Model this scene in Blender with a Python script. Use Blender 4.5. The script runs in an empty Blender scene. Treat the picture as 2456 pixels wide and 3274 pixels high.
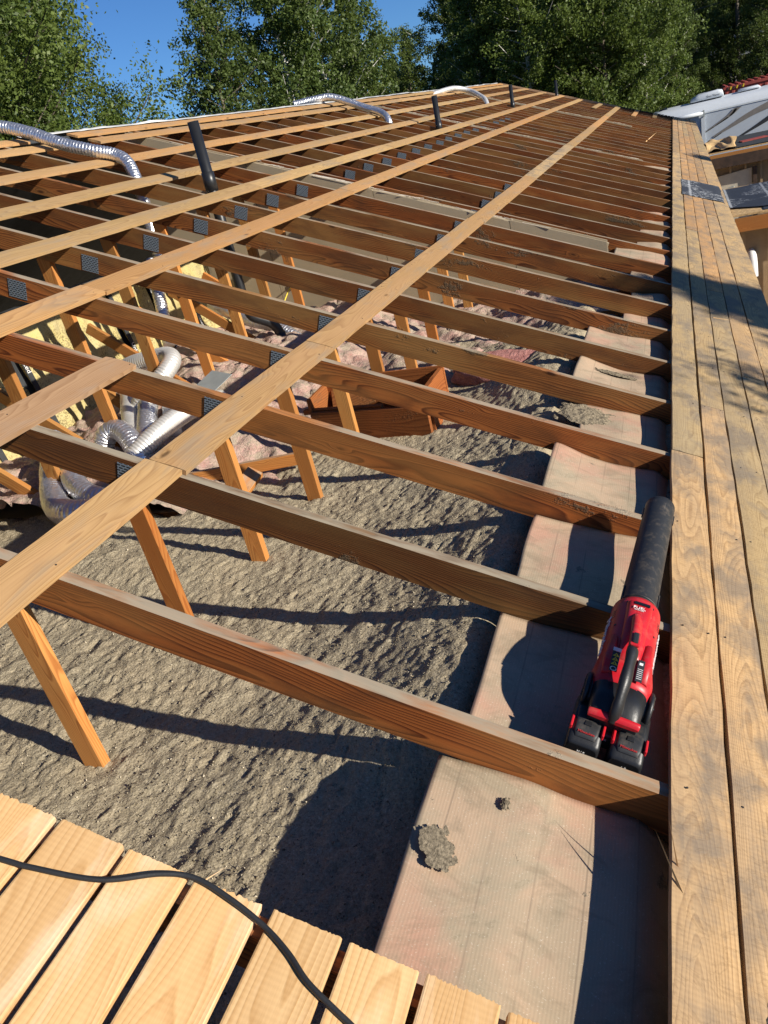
import bpy, bmesh, math, random
import numpy as np
from mathutils import Vector, Matrix, noise as mnoise

R = math.radians
PITCH = R(22.62)
CP, SP = math.cos(PITCH), math.sin(PITCH)
scene = bpy.context.scene
C = scene.collection
random.seed(7)

# ------------------------------------------------------------------ camera
cam = bpy.data.cameras.new('camera')
camo = bpy.data.objects.new('camera', cam)
C.objects.link(camo)
right = Vector((.92371, .31078, -.224)); up = Vector((.04966, .48265, .87441)); fwd = Vector((-.37986, .81882, -.43039))
m = Matrix.Identity(4)
for i in range(3):
    m[i][0] = right[i]; m[i][1] = up[i]; m[i][2] = -fwd[i]
m[0][3], m[1][3], m[2][3] = .0924, -1.3092, 1.4561
camo.matrix_world = m
cam.sensor_fit = 'HORIZONTAL'; cam.sensor_width = 36; cam.lens = 2434 / 2456 * 36
cam.clip_start = .02; cam.clip_end = 2000
scene.camera = camo

# ------------------------------------------------------------------ sky and sun
SUNDIR = Vector((1, -.232, .40)).normalized()          # towards the sun
elev = math.asin(SUNDIR.z); azim = math.atan2(SUNDIR.x, SUNDIR.y)
world = bpy.data.worlds.new('World'); scene.world = world; world.use_nodes = True
nt = world.node_tree; bgn = nt.nodes['Background']
sky = nt.nodes.new('ShaderNodeTexSky'); sky.sky_type = 'NISHITA'; sky.sun_disc = False
sky.sun_elevation = elev; sky.sun_rotation = azim; sky.air_density = 1.0; sky.dust_density = 0.; sky.ozone_density = 6.0; sky.altitude = 1500
hsv = nt.nodes.new('ShaderNodeMix'); hsv.data_type = 'RGBA'; hsv.blend_type = 'MULTIPLY'; hsv.inputs[0].default_value = 1; hsv.inputs[7].default_value = (.78, 1.0, 1.22, 1)
nt.links.new(sky.outputs[0], hsv.inputs[6]); nt.links.new(hsv.outputs[2], bgn.inputs[0]); bgn.inputs[1].default_value = .06
sl = bpy.data.lights.new('sun', 'SUN'); sl.energy = 5.0; sl.angle = R(.53); sl.color = (1, .93, .81)
so = bpy.data.objects.new('sun', sl); C.objects.link(so)
so.rotation_euler = SUNDIR.to_track_quat('Z', 'Y').to_euler(); so.location = (20, -5, 10)
scene.view_settings.view_transform = 'Standard'; scene.view_settings.look = 'None'
scene.cycles.max_bounces = 5; scene.cycles.diffuse_bounces = 3; scene.cycles.glossy_bounces = 3; scene.cycles.transmission_bounces = 3
scene.view_settings.exposure = .56; scene.view_settings.gamma = 1

# ------------------------------------------------------------------ helpers
def RW(s, y, n=0.0):
    """roof coordinates (down slope, along eave, off the rafter tops) to world"""
    return Vector((s * CP + n * SP, y, -s * SP + n * CP))
ROOF = Matrix(((CP, 0, SP, 0), (0, 1, 0, 0), (-SP, 0, CP, 0), (0, 0, 0, 1)))

def tag(o, label=None, cat=None, group=None, kind=None):
    if label: o['label'] = label
    if cat: o['category'] = cat
    if group: o['group'] = group
    if kind: o['kind'] = kind
    return o

def link(name, me, mat=None, parent=None, mw=None):
    o = bpy.data.objects.new(name, me); C.objects.link(o)
    if mat is not None and me is not None:
        if not me.materials: me.materials.append(mat)
    if parent is not None:
        o.parent = parent
        if mw is not None: o.matrix_parent_inverse = Matrix.Identity(4); o.matrix_basis = PW[parent.name].inverted() @ mw
    elif mw is not None:
        o.matrix_basis = mw
    PW[o.name] = mw.copy() if mw is not None else (PW[parent.name].copy() if parent else Matrix.Identity(4))
    return o
PW = {}

def empty(name, loc=(0, 0, 0), rot=None, parent=None):
    mw = Matrix.Translation(Vector(loc))
    if rot is not None: mw = mw @ rot.to_4x4()
    o = link(name, None, None, parent, mw); o.empty_display_size = .1
    return o

def mesh_np(name, verts, faces, smooth=False):
    me = bpy.data.meshes.new(name); me.from_pydata([tuple(v) for v in verts], [], [tuple(f) for f in faces]); me.update()
    if smooth: me.polygons.foreach_set('use_smooth', [True] * len(me.polygons))
    return me

def grid_mesh(name, P, smooth=True):
    """P: array (nu, nv, 3)"""
    nu, nv = P.shape[:2]
    me = bpy.data.meshes.new(name)
    me.vertices.add(nu * nv); me.vertices.foreach_set('co', P.reshape(-1).astype(np.float32))
    i = np.arange(nu * nv).reshape(nu, nv)
    q = np.stack([i[:-1, :-1], i[1:, :-1], i[1:, 1:], i[:-1, 1:]], -1).reshape(-1, 4)
    me.loops.add(q.size); me.loops.foreach_set('vertex_index', q.reshape(-1).astype(np.int32))
    me.polygons.add(len(q)); me.polygons.foreach_set('loop_start', np.arange(0, q.size, 4, dtype=np.int32))
    if smooth: me.polygons.foreach_set('use_smooth', np.ones(len(q), dtype=bool))
    me.update(calc_edges=True); me.validate()
    return me

def box_me(name, lx, ly, lz, bev=.0015, seg=1):
    bm = bmesh.new(); bmesh.ops.create_cube(bm, size=1)
    bmesh.ops.scale(bm, vec=(lx, ly, lz), verts=bm.verts)
    if bev > 0: bmesh.ops.bevel(bm, geom=bm.edges[:], offset=bev, segments=seg, affect='EDGES', profile=.6)
    me = bpy.data.meshes.new(name); bm.to_mesh(me); bm.free(); return me

def frame(origin, xa, za):
    xa = Vector(xa).normalized(); za = Vector(za); za = (za - xa * za.dot(xa)).normalized(); ya = za.cross(xa)
    mm = Matrix.Identity(4)
    for i in range(3):
        mm[i][0] = xa[i]; mm[i][1] = ya[i]; mm[i][2] = za[i]; mm[i][3] = origin[i]
    return mm

def beam(name, a, b, w, t, upv, mat, parent=None, bev=.0015):
    """a box from a to b, width w across, thickness t along upv, centred on the line"""
    a = Vector(a); b = Vector(b)
    me = box_me(name, (b - a).length, w, t, bev)
    return link(name, me, mat, parent, frame((a + b) / 2, b - a, upv))

def plank_me(name, L, w, t, rng, rag0=0., rag1=0., bow=0., wob=.0012, nx=14, ny=5):
    """a plank, length X, width Y, thickness Z, with uneven edges and ragged cut ends"""
    xs = np.linspace(-L / 2, L / 2, nx + 1); ys = np.linspace(-w / 2, w / 2, ny + 1)
    ph = rng.uniform(0, 6)
    def top(i, j, zs):
        x, y = xs[i], ys[j]
        if i == 0: x += rng.uniform(-rag0, rag0)
        if i == nx: x += rng.uniform(-rag1, rag1)
        e = 1 if j in (0, ny) else 0
        y += e * rng.uniform(-wob, wob) + bow * (1 - (2 * xs[i] / L) ** 2)
        z = zs * t / 2 + (.0012 * math.sin(ph + xs[i] * 3) if zs > 0 else 0) - (.0012 if e and zs > 0 else 0)
        return (x, y, z)
    V = []; F = []
    for zs in (1, -1):
        st = rng.getstate() if zs == 1 else st
        if zs == -1: rng.setstate(st)
        for i in range(nx + 1):
            for j in range(ny + 1): V.append(top(i, j, zs))
    n1 = (nx + 1) * (ny + 1); idx = lambda k, i, j: k * n1 + i * (ny + 1) + j
    for i in range(nx):
        for j in range(ny):
            F.append((idx(0, i, j), idx(0, i + 1, j), idx(0, i + 1, j + 1), idx(0, i, j + 1)))
            F.append((idx(1, i, j), idx(1, i, j + 1), idx(1, i + 1, j + 1), idx(1, i + 1, j)))
    for i in range(nx):
        F.append((idx(0, i, 0), idx(1, i, 0), idx(1, i + 1, 0), idx(0, i + 1, 0)))
        F.append((idx(0, i, ny), idx(0, i + 1, ny), idx(1, i + 1, ny), idx(1, i, ny)))
    for j in range(ny):
        F.append((idx(0, 0, j), idx(0, 0, j + 1), idx(1, 0, j + 1), idx(1, 0, j)))
        F.append((idx(0, nx, j), idx(1, nx, j), idx(1, nx, j + 1), idx(0, nx, j + 1)))
    return mesh_np(name, V, F)

def smooth_path(pts, n):
    pts = [Vector(p) for p in pts]; out = []
    P = [pts[0] * 2 - pts[1]] + pts + [pts[-1] * 2 - pts[-2]]
    for i in range(1, len(P) - 2):
        for k in range(n):
            t = k / n; a, b, c, d = P[i - 1], P[i], P[i + 1], P[i + 2]
            out.append(.5 * (2 * b + (c - a) * t + (2 * a - 5 * b + 4 * c - d) * t * t + (3 * b - a - 3 * c + d) * t ** 3))
    out.append(pts[-1]); return out

def resample(path, step):
    out = [path[0]]; acc = 0
    for a, b in zip(path[:-1], path[1:]):
        d = (b - a).length
        if d < 1e-9: continue
        pos = step - acc
        while pos <= d:
            out.append(a.lerp(b, pos / d)); pos += step
        acc = (acc + d) % step if True else 0
        acc = d - (pos - step)
    return out

def tube_me(name, path, rad, nseg=14, cap=True, smooth=True):
    """rad: float or function(k, angle index) -> radius"""
    V = []; F = []; n = len(path)
    prev = None
    for k, p in enumerate(path):
        t = (path[min(k + 1, n - 1)] - path[max(k - 1, 0)]).normalized()
        if prev is None:
            nrm = t.orthogonal().normalized()
        else:
            nrm = (prev - t * prev.dot(t)).normalized()
        prev = nrm; bi = t.cross(nrm)
        for j in range(nseg):
            a = 2 * math.pi * j / nseg
            r = rad(k, j) if callable(rad) else rad
            V.append(p + (nrm * math.cos(a) + bi * math.sin(a)) * r)
    for k in range(n - 1):
        for j in range(nseg):
            j2 = (j + 1) % nseg
            F.append((k * nseg + j, k * nseg + j2, (k + 1) * nseg + j2, (k + 1) * nseg + j))
    if cap:
        F.append(tuple(range(nseg - 1, -1, -1))); F.append(tuple((n - 1) * nseg + j for j in range(nseg)))
    return mesh_np(name, V, F, smooth)

def text_me(body, size, ext=.0006):
    cu = bpy.data.curves.new('txt', 'FONT'); cu.body = body; cu.size = size; cu.extrude = ext
    cu.align_x = 'CENTER'; cu.align_y = 'CENTER'
    o = bpy.data.objects.new('txt', cu); C.objects.link(o)
    me = bpy.data.meshes.new_from_object(o.evaluated_get(bpy.context.evaluated_depsgraph_get()))
    bpy.data.objects.remove(o); bpy.data.curves.remove(cu)
    me.name = 'lettering'; me.materials.clear(); return me

def field(nu, nv, su, sv, seed):
    """smooth random field, blur lengths su, sv in cells, unit variance"""
    g = np.random.default_rng(seed).standard_normal((nu, nv))
    fu = np.fft.fftfreq(nu)[:, None]; fv = np.fft.fftfreq(nv)[None, :]
    k = np.exp(-2 * (math.pi ** 2) * ((fu * su) ** 2 + (fv * sv) ** 2))
    h = np.real(np.fft.ifft2(np.fft.fft2(g) * k)); return h / h.std()

ORD = ['first', 'second', 'third', 'fourth', 'fifth', 'sixth', 'seventh', 'eighth', 'ninth', 'tenth', 'eleventh', 'twelfth', 'thirteenth',
       'fourteenth', 'fifteenth', 'sixteenth', 'seventeenth', 'eighteenth', 'nineteenth', 'twentieth']
def ordinal(k):
    if k <= 20: return ORD[k - 1]
    tens = {2: 'twenty', 3: 'thirty', 4: 'forty', 5: 'fifty'}[k // 10]
    return tens + '-' + ORD[k % 10 - 1] if k % 10 else tens[:-1] + 'ieth'

# ------------------------------------------------------------------ materials
class NT:
    def __init__(s, name):
        s.m = bpy.data.materials.new(name); s.m.use_nodes = True; s.t = s.m.node_tree; s.b = s.t.nodes['Principled BSDF']
    def n(s, typ, **kw):
        nd = s.t.nodes.new('ShaderNode' + typ)
        for k, v in kw.items(): setattr(nd, k, v)
        return nd
    def l(s, a, b): s.t.links.new(a, b)
    def put(s, sock, v):
        if hasattr(v, 'is_linked'): s.l(v, sock)
        else:
            if isinstance(v, tuple) and len(v) == 3 and sock.type == 'RGBA': v = v + (1,)
            sock.default_value = v
    def math(s, op, a, b=None, c=None, clamp=False):
        nd = s.n('Math', operation=op); nd.use_clamp = clamp; s.put(nd.inputs[0], a)
        if b is not None: s.put(nd.inputs[1], b)
        if c is not None: s.put(nd.inputs[2], c)
        return nd.outputs[0]
    def vm(s, op, a, b=None):
        nd = s.n('VectorMath', operation=op); s.put(nd.inputs[0], a)
        if b is not None: s.put(nd.inputs[1], b)
        return nd.outputs[1] if op == 'LENGTH' else nd.outputs[0]
    def noise(s, vec, scale, detail=3, rough=.55, dist=0, col=False):
        nd = s.n('TexNoise'); s.put(nd.inputs['Vector'], vec); nd.inputs['Scale'].default_value = scale
        nd.inputs['Detail'].default_value = detail; nd.inputs['Roughness'].default_value = rough; nd.inputs['Distortion'].default_value = dist
        return nd.outputs['Color' if col else 'Fac']
    def ramp(s, f, stops, interp='LINEAR'):
        nd = s.n('ValToRGB'); nd.color_ramp.interpolation = interp; e = nd.color_ramp.elements
        while len(e) < len(stops): e.new(.5)
        for q, (p, c) in zip(e, stops):
            q.position = p; q.color = (c if isinstance(c, tuple) else (c, c, c)) + (1,)
        s.l(f, nd.inputs[0]); return nd.outputs[0]
    def mix(s, f, a, b, mode='MIX'):
        nd = s.n('Mix', data_type='RGBA', blend_type=mode); s.put(nd.inputs[0], f); s.put(nd.inputs[6], a); s.put(nd.inputs[7], b); return nd.outputs[2]
    def bump(s, h, strength=.3, dist=.01):
        nd = s.n('Bump'); nd.inputs['Strength'].default_value = strength; nd.inputs['Distance'].default_value = dist
        s.l(h, nd.inputs['Height']); s.l(nd.outputs[0], s.b.inputs['Normal'])
    def coord(s, what='Object'): return s.n('TexCoord').outputs[what]
    def rnd(s): return s.n('ObjectInfo').outputs['Random']
    def set(s, **kw):
        for k, v in kw.items(): s.put(s.b.inputs[k.replace('_', ' ')], v)
        return s.m

def wood(name, dark, light, ring=.0065, dust=None, dustamt=.0, stain=None, stainamt=0., grey=None, greyamt=0., saw=0., knots=True, rough=.75, vary=.25, dirt=0., hue2=None, rc=.42, tint=1.):
    N = NT(name); co = N.coord(); rnd = N.rnd()
    r2 = N.math('FRACT', N.math('MULTIPLY', rnd, 17.31)); r3 = N.math('FRACT', N.math('MULTIPLY', rnd, 91.7))
    off = N.n('CombineXYZ'); N.l(N.math('MULTIPLY', rnd, 40.), off.inputs[0]); N.l(N.math('MULTIPLY', r2, 7.), off.inputs[1]); N.l(N.math('MULTIPLY', r3, 5.), off.inputs[2])
    P = N.vm('ADD', co, off.outputs[0])
    long = N.vm('MULTIPLY', P, (.55, 3.2, 3.2))
    warp = N.vm('MULTIPLY', N.vm('SUBTRACT', N.noise(long, 1.6, 2, .5, 0, True), (.5, .5, .5)), (0, .17, .17))
    # knots pull the rings
    kv = N.n('TexVoronoi'); kv.inputs['Scale'].default_value = 1; N.l(N.vm('MULTIPLY', P, (2.1, 7., 7.)), kv.inputs['Vector'])
    kd = kv.outputs['Distance']
    kn = N.math('SMOOTH_MAX', N.math('SUBTRACT', .16, kd), 0., .04)
    q = N.vm('MULTIPLY', N.vm('ADD', co, warp), (.02, 1, 1))
    c2 = N.n('CombineXYZ'); N.l(N.math('MULTIPLY_ADD', r2, .10, -.05), c2.inputs[1]); N.l(N.math('MULTIPLY_ADD', r3, .06, .02), c2.inputs[2])
    rad = N.vm('LENGTH', N.vm('ADD', q, c2.outputs[0]))
    if knots: rad = N.math('ADD', rad, N.math('MULTIPLY', kn, .12))
    w = N.math('FRACT', N.math('MULTIPLY', rad, 1. / ring))
    ringf = N.ramp(w, [(0, 0.), (.55, .35), (.88, 1.), (1, .0)])
    fib = N.noise(N.vm('MULTIPLY', P, (6, 260, 260)), 1, 3, .6)
    big = N.noise(N.vm('MULTIPLY', P, (1.2, 6, 6)), 1, 3, .6)
    f = N.math('ADD', N.math('MULTIPLY', ringf, rc), N.math('MULTIPLY', fib, .4))
    f = N.math('ADD', f, N.math('MULTIPLY', big, .35))
    col = N.ramp(f, [(.25, light), (.78, dark)])
    if hue2: col = N.mix(N.ramp(big, [(.42, 0.), (.62, .8)]), col, N.mix(.5, col, hue2))
    br = N.math('MULTIPLY_ADD', rnd, vary * 2, 1 - vary)
    bc = N.n('CombineColor'); [N.l(br, bc.inputs[i]) for i in range(3)]
    col = N.mix(1., col, bc.outputs[0], 'MULTIPLY')
    col = N.mix(tint, col, N.ramp(r3, [(0., (1., .86, .74)), (.5, (.97, .97, .97)), (1., (.92, 1., 1.))]), 'MULTIPLY')
    if knots: col = N.mix(N.ramp(kd, [(.035, .85), (.085, .0)]), col, tuple(c * .35 for c in dark))
    h = N.math('ADD', N.math('MULTIPLY', f, .6), 0)
    if saw:
        sw = N.n('TexWave', wave_type='BANDS', bands_direction='X'); sw.inputs['Scale'].default_value = 28; sw.inputs['Distortion'].default_value = 4.5; sw.inputs['Detail Scale'].default_value = .35; sw.inputs['Detail'].default_value = 2
        N.l(N.vm('MULTIPLY', P, (1, .55, 1)), sw.inputs['Vector'])
        col = N.mix(N.math('MULTIPLY', sw.outputs['Fac'], saw), col, tuple(min(1, c * 1.35) for c in light))
        h = N.math('ADD', h, N.math('MULTIPLY', sw.outputs['Fac'], .25))
    if grey:
        g1 = N.noise(N.vm('MULTIPLY', P, (6.5, 9., 9.)), 1, 6, .66, .3); g0 = N.noise(N.vm('MULTIPLY', P, (3.2, 5., 5.)), 1, 2, .5); g1 = N.math('ADD', N.math('MULTIPLY', g1, .6), N.math('MULTIPLY', g0, .4))
        g2 = N.noise(N.vm('MULTIPLY', P, (16, 9., 9.)), 1, 4, .6, 1.8)
        gf = N.math('MULTIPLY', N.ramp(g1, [(.465, 0.), (.60, 1.)]), greyamt)
        col = N.mix(gf, col, grey)
        gl = N.math('MULTIPLY', N.ramp(g2, [(.47, 0.), (.5, .55), (.53, 0.)]), greyamt * .6)
        col = N.mix(gl, col, tuple(c * .5 for c in dark))
    if stain:
        s1 = N.noise(N.vm('MULTIPLY', P, (2.4, 9, 9)), 1, 5, .6, .4)
        col = N.mix(N.math('MULTIPLY', N.ramp(s1, [(.5, 0.), (.68, 1.)]), stainamt), col, stain)
    if dirt:
        d1 = N.noise(N.vm('MULTIPLY', P, (1.7, 5, 5)), 1, 6, .68, .3)
        d2 = N.noise(P, 55, 3, .7)
        df = N.math('MULTIPLY', N.ramp(N.math('ADD', N.math('MULTIPLY', d1, .85), N.math('MULTIPLY', d2, .15)), [(.60, 0.), (.64, 1.)]), dirt)
        col = N.mix(df, col, (.10, .075, .045)); h = N.math('ADD', h, N.math('MULTIPLY', df, N.math('ADD', 2., N.math('MULTIPLY', d2, 4.))))
    if dust:
        nz = N.n('SeparateXYZ'); N.l(N.coord('Normal'), nz.inputs[0])
        dn = N.noise(N.vm('MULTIPLY', P, (4, 22, 22)), 1, 4, .6)
        dn = N.ramp(dn, [(.33, .25), (.55, 1.)])
        patch = N.ramp(N.noise(N.vm('MULTIPLY', P, (1.1, 1, 1)), 1, 1, .5), [(.60, 1.), (.64, .12)])
        df = N.math('MULTIPLY', N.math('MULTIPLY', N.ramp(nz.outputs[2], [(.7, 0.), (.95, 1.)]), N.math('MULTIPLY', dn, patch)), dustamt)
        col = N.mix(df, col, dust)
    N.bump(h, .6, .0018)
    return N.set(Base_Color=col, Roughness=rough, Specular_IOR_Level=.25)

def plain(name, col, rough=.6, metal=0., bump=0., bscale=60., var=.12, vscale=8., spec=.5):
    N = NT(name); co = N.coord()
    nz = N.noise(co, vscale, 4, .6)
    c = N.mix(N.ramp(nz, [(.3, 0.), (.7, 1.)]), tuple(x * (1 - var) for x in col), tuple(min(1, x * (1 + var)) for x in col))
    if bump: N.bump(N.noise(co, bscale, 4, .65), bump, .004)
    return N.set(Base_Color=c, Roughness=rough, Metallic=metal, Specular_IOR_Level=spec)

M = {}
M['chord'] = wood('truss_lumber', (.085, .023, .006), (.33, .115, .029), .0075, dust=(.31, .27, .20), dustamt=.85, dirt=.8, vary=.38, hue2=(.36, .19, .06), rc=.5, stain=(.07, .03, .013), stainamt=.55)
M['web'] = wood('web_lumber', (.28, .105, .026), (.55, .27, .08), .0055, dust=(.4, .33, .24), dustamt=.6, dirt=.55, vary=.28, hue2=(.55, .19, .04))
M['purlin'] = wood('old_sheathing', (.26, .135, .052), (.54, .34, .15), .007, stain=(.29, .225, .155), stainamt=.6, vary=.13, hue2=(.56, .34, .17), rc=.27)
M['purlin_pink'] = wood('rosy_sheathing', (.25, .135, .065), (.46, .29, .16), .007, stain=(.32, .25, .19), stainamt=.5, vary=.06, rc=.25, tint=.2)
M['eave'] = wood('weathered_sheathing', (.24, .135, .06), (.58, .39, .195), .006, grey=(.19, .158, .125), greyamt=.72, saw=.08, vary=.16, knots=False, rc=.26, hue2=(.36, .28, .19))
M['fresh'] = wood('new_pine', (.44, .235, .085), (.72, .475, .235), .008, stain=(.80, .60, .40), stainamt=.8, saw=.05, vary=.12, rough=.8, rc=.30, hue2=(.64, .40, .18), tint=.2)
M['ply'] = wood('plywood', (.17, .055, .016), (.34, .13, .04), .012, vary=.2, dirt=.3)
M['far_fascia'] = wood('gable_trim', (.42, .25, .14), (.62, .42, .27), .009, vary=.1)
M['osb'] = plain('strand_board', (.55, .36, .16), .8, 0, .6, 40, .4, 30)

def loose_fill():
    N = NT('loose_fill'); co = N.coord()
    a = N.noise(co, 95, 5, .8); b = N.noise(co, 4.5, 4, .6); c = N.noise(co, 260, 3, .75)
    vo = N.n('TexVoronoi'); vo.inputs['Scale'].default_value = 105; N.l(co, vo.inputs['Vector'])
    f = N.math('ADD', N.math('MULTIPLY', a, .6), N.math('MULTIPLY', c, .4))
    col = N.ramp(f, [(.35, (.11, .09, .058)), (.46, (.33, .28, .19)), (.57, (.45, .385, .27)), (.68, (.72, .64, .49))])
    col = N.mix(N.math('MULTIPLY', N.ramp(b, [(.35, 0.), (.65, 1.)]), .35), col, (.36, .28, .18))
    col = N.mix(N.ramp(vo.outputs['Distance'], [(.10, .35), (.2, 0.)]), col, (.66, .58, .46))
    N.bump(N.math('ADD', f, N.math('MULTIPLY', vo.outputs['Distance'], .6)), .7, .007)
    return N.set(Base_Color=col, Roughness=.95, Specular_IOR_Level=.1)
M['fill'] = loose_fill(); M['clod'] = plain('dark_crumbs', (.20, .165, .115), .95, 0, .9, 160, .6, 120, .1)

def crumb():
    N = NT('crumbs'); w = N.n('TexWhiteNoise', noise_dimensions='3D'); N.l(N.vm('SNAP', N.coord(), (.006, .006, .02)), w.inputs['Vector'])
    return N.set(Base_Color=N.ramp(w.outputs['Value'], [(.0, (.12, .095, .06)), (.6, (.33, .275, .19)), (1., (.70, .62, .48))]), Roughness=.95, Specular_IOR_Level=.1)
M['crumb'] = crumb()

def pink():
    N = NT('pink_fibreglass'); co = N.coord()
    a = N.noise(co, 9, 5, .65); b = N.noise(co, 75, 4, .7)
    col = N.ramp(a, [(.32, (.42, .22, .19)), (.47, (.55, .37, .31)), (.6, (.46, .375, .285))])
    col = N.mix(N.math('MULTIPLY', N.ramp(b, [(.44, 0.), (.60, 1.)]), .65), col, (.33, .265, .19))
    N.bump(N.math('ADD', a, N.math('MULTIPLY', b, .5)), .9, .03)
    return N.set(Base_Color=col, Roughness=.95, Specular_IOR_Level=.1)
M['pink'] = pink()
def redpink():
    N = NT('rose_fibreglass'); co = N.coord(); a = N.noise(N.vm('MULTIPLY', co, (30, 12, 30)), 1, 5, .7)
    col = N.ramp(a, [(.3, (.30, .10, .085)), (.7, (.55, .27, .23))]); N.bump(a, .8, .02)
    return N.set(Base_Color=col, Roughness=.95)
M['rose'] = redpink()
def yellow():
    N = NT('yellow_batt'); co = N.coord()
    a = N.noise(co, 70, 4, .7); b = N.noise(co, 6, 4, .6)
    col = N.mix(N.ramp(b, [(.35, 0.), (.7, .7)]), (.52, .43, .17), (.47, .40, .23))
    sp = N.math('MULTIPLY', N.ramp(a, [(.48, 0.), (.58, 1.)]), N.ramp(N.noise(co, 4.5, 3, .6), [(.38, .1), (.58, 1.)]))
    col = N.mix(N.math('MULTIPLY', sp, .8), col, (.13, .10, .05)); N.bump(a, .5, .01)
    return N.set(Base_Color=col, Roughness=.95, Specular_IOR_Level=.1)
M['yellow'] = yellow()

def cardboard():
    N = NT('cardboard'); co = N.coord(); sp = N.n('SeparateXYZ'); N.l(co, sp.inputs[0])
    rnd = N.rnd(); off = N.n('CombineXYZ'); N.l(N.math('MULTIPLY', rnd, 9.), off.inputs[0]); P = N.vm('ADD', co, off.outputs[0])
    # flutes run along the slope's contour (local Y)
    fl = N.math('SINE', N.math('MULTIPLY', N.math('ADD', sp.outputs[0], N.math('MULTIPLY', N.noise(P, 3, 2), .01)), 2 * math.pi / .0075))
    fl = N.math('MULTIPLY_ADD', fl, .5, .5)
    a = N.noise(P, 4.2, 5, .62, .6); b = N.noise(P, 2.4, 4, .6, .4); sp1 = N.noise(P, 260, 2, .6)
    col = N.mix(N.ramp(a, [(.42, 0.), (.6, 1.)]), (.45, .325, .22), (.36, .295, .205))
    col = N.mix(N.math('MULTIPLY', N.ramp(b, [(.48, 0.), (.62, 1.)]), .6), col, (.50, .25, .18))
    wl = N.ramp(a, [(.585, 0.), (.6, .6), (.612, 0.)]); col = N.mix(N.math('MULTIPLY', wl, .6), col, (.24, .185, .12))
    col = N.mix(N.math('MULTIPLY', fl, .10), col, (.22, .17, .12))
    col = N.mix(N.ramp(sp1, [(.64, 0.), (.70, .55)]), col, (.66, .59, .47))
    cx_ = N.math('FRACT', N.math('MULTIPLY', N.math('ADD', sp.outputs[0], N.math('MULTIPLY', rnd, .07)), 9.3)); crl = N.ramp(cx_, [(.47, 0.), (.495, 1.), (.53, 0.)])
    crl = N.math('MULTIPLY', crl, N.ramp(N.noise(P, 3.3, 3), [(.42, .15), (.55, 1.)]))
    col = N.mix(N.math('MULTIPLY', crl, .6), col, (.20, .15, .11))
    sc_ = N.noise(N.vm('MULTIPLY', P, (5, 9, 5)), 1, 6, .7, 1.2); col = N.mix(N.math('MULTIPLY', N.ramp(sc_, [(.50, 0.), (.66, 1.)]), .55), col, (.235, .185, .125))
    d1 = N.noise(P, 7, 6, .7, .2)
    df = N.ramp(d1, [(.665, 0.), (.69, 1.)]); dn = N.noise(P, 160, 3, .7)
    col = N.mix(N.math('MULTIPLY', df, .85), col, N.ramp(dn, [(.35, (.12, .10, .075)), (.65, (.33, .28, .2))]))
    N.bump(N.math('ADD', N.math('MULTIPLY', fl, .10), N.math('MULTIPLY', df, N.math('MULTIPLY', dn, 3.))), .4, .003)
    return N.set(Base_Color=col, Roughness=.9, Specular_IOR_Level=.15)
M['card'] = cardboard()

def foil():
    N = NT('foil_duct'); co = N.coord()
    v = N.n('TexVoronoi'); v.inputs['Scale'].default_value = 55; N.l(co, v.inputs['Vector'])
    a = N.noise(co, 45, 4, .7); N.bump(N.math('ADD', a, N.math('MULTIPLY', v.outputs['Distance'], .6)), .6, .007)
    return N.set(Base_Color=N.mix(N.noise(co, 12, 3), (.72, .72, .73), (.92, .91, .9)), Metallic=.92, Roughness=.34)
M['foil'] = foil()
M['alu'] = plain('aluminium_duct', (.80, .78, .73), .42, .6, .25, 40, .1)
def plate():
    N = NT('gang_plate_steel'); co = N.coord()
    br = N.n('TexBrick'); br.inputs['Scale'].default_value = 1; br.offset = .5; br.inputs['Color1'].default_value = (0, 0, 0, 1); br.inputs['Color2'].default_value = (.05, .05, .05, 1); br.inputs['Mortar'].default_value = (1, 1, 1, 1)
    br.inputs['Mortar Size'].default_value = .0022; br.inputs['Brick Width'].default_value = .02; br.inputs['Row Height'].default_value = .0105
    sx = N.n('SeparateXYZ'); N.l(co, sx.inputs[0]); cx = N.n('CombineXYZ'); N.l(sx.outputs[0], cx.inputs[0]); N.l(sx.outputs[1], cx.inputs[1]); N.l(cx.outputs[0], br.inputs['Vector'])
    col = N.mix(br.outputs['Color'], (.024, .030, .036), (.22, .265, .31))
    N.bump(br.outputs['Color'], .7, .002)
    return N.set(Base_Color=col, Metallic=.3, Roughness=.5)
M['plate'] = plate()
M['abs'] = plain('black_pipe_plastic', (.016, .017, .019), .38, 0, .05, 90, .2)
M['gyp'] = plain('tan_gypsum', (.36, .29, .19), .85, 0, .12, 30, .07, 3)
M['gypcore'] = plain('gypsum_edge', (.72, .64, .52), .9, 0, .3, 80, .12, 20)
M['felt'] = plain('dark_felt', (.03, .033, .036), .85, 0, .3, 50, .3)
M['paper'] = plain('white_underlay', (.66, .65, .62), .7, 0, .15, 12, .1)
M['galv'] = plain('galvanised_sheet', (.42, .45, .43), .5, .35, .05, 20, .12)
M['rubber'] = plain('cord_rubber', (.016, .017, .019), .55, 0, .12, 140, .3)
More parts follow.
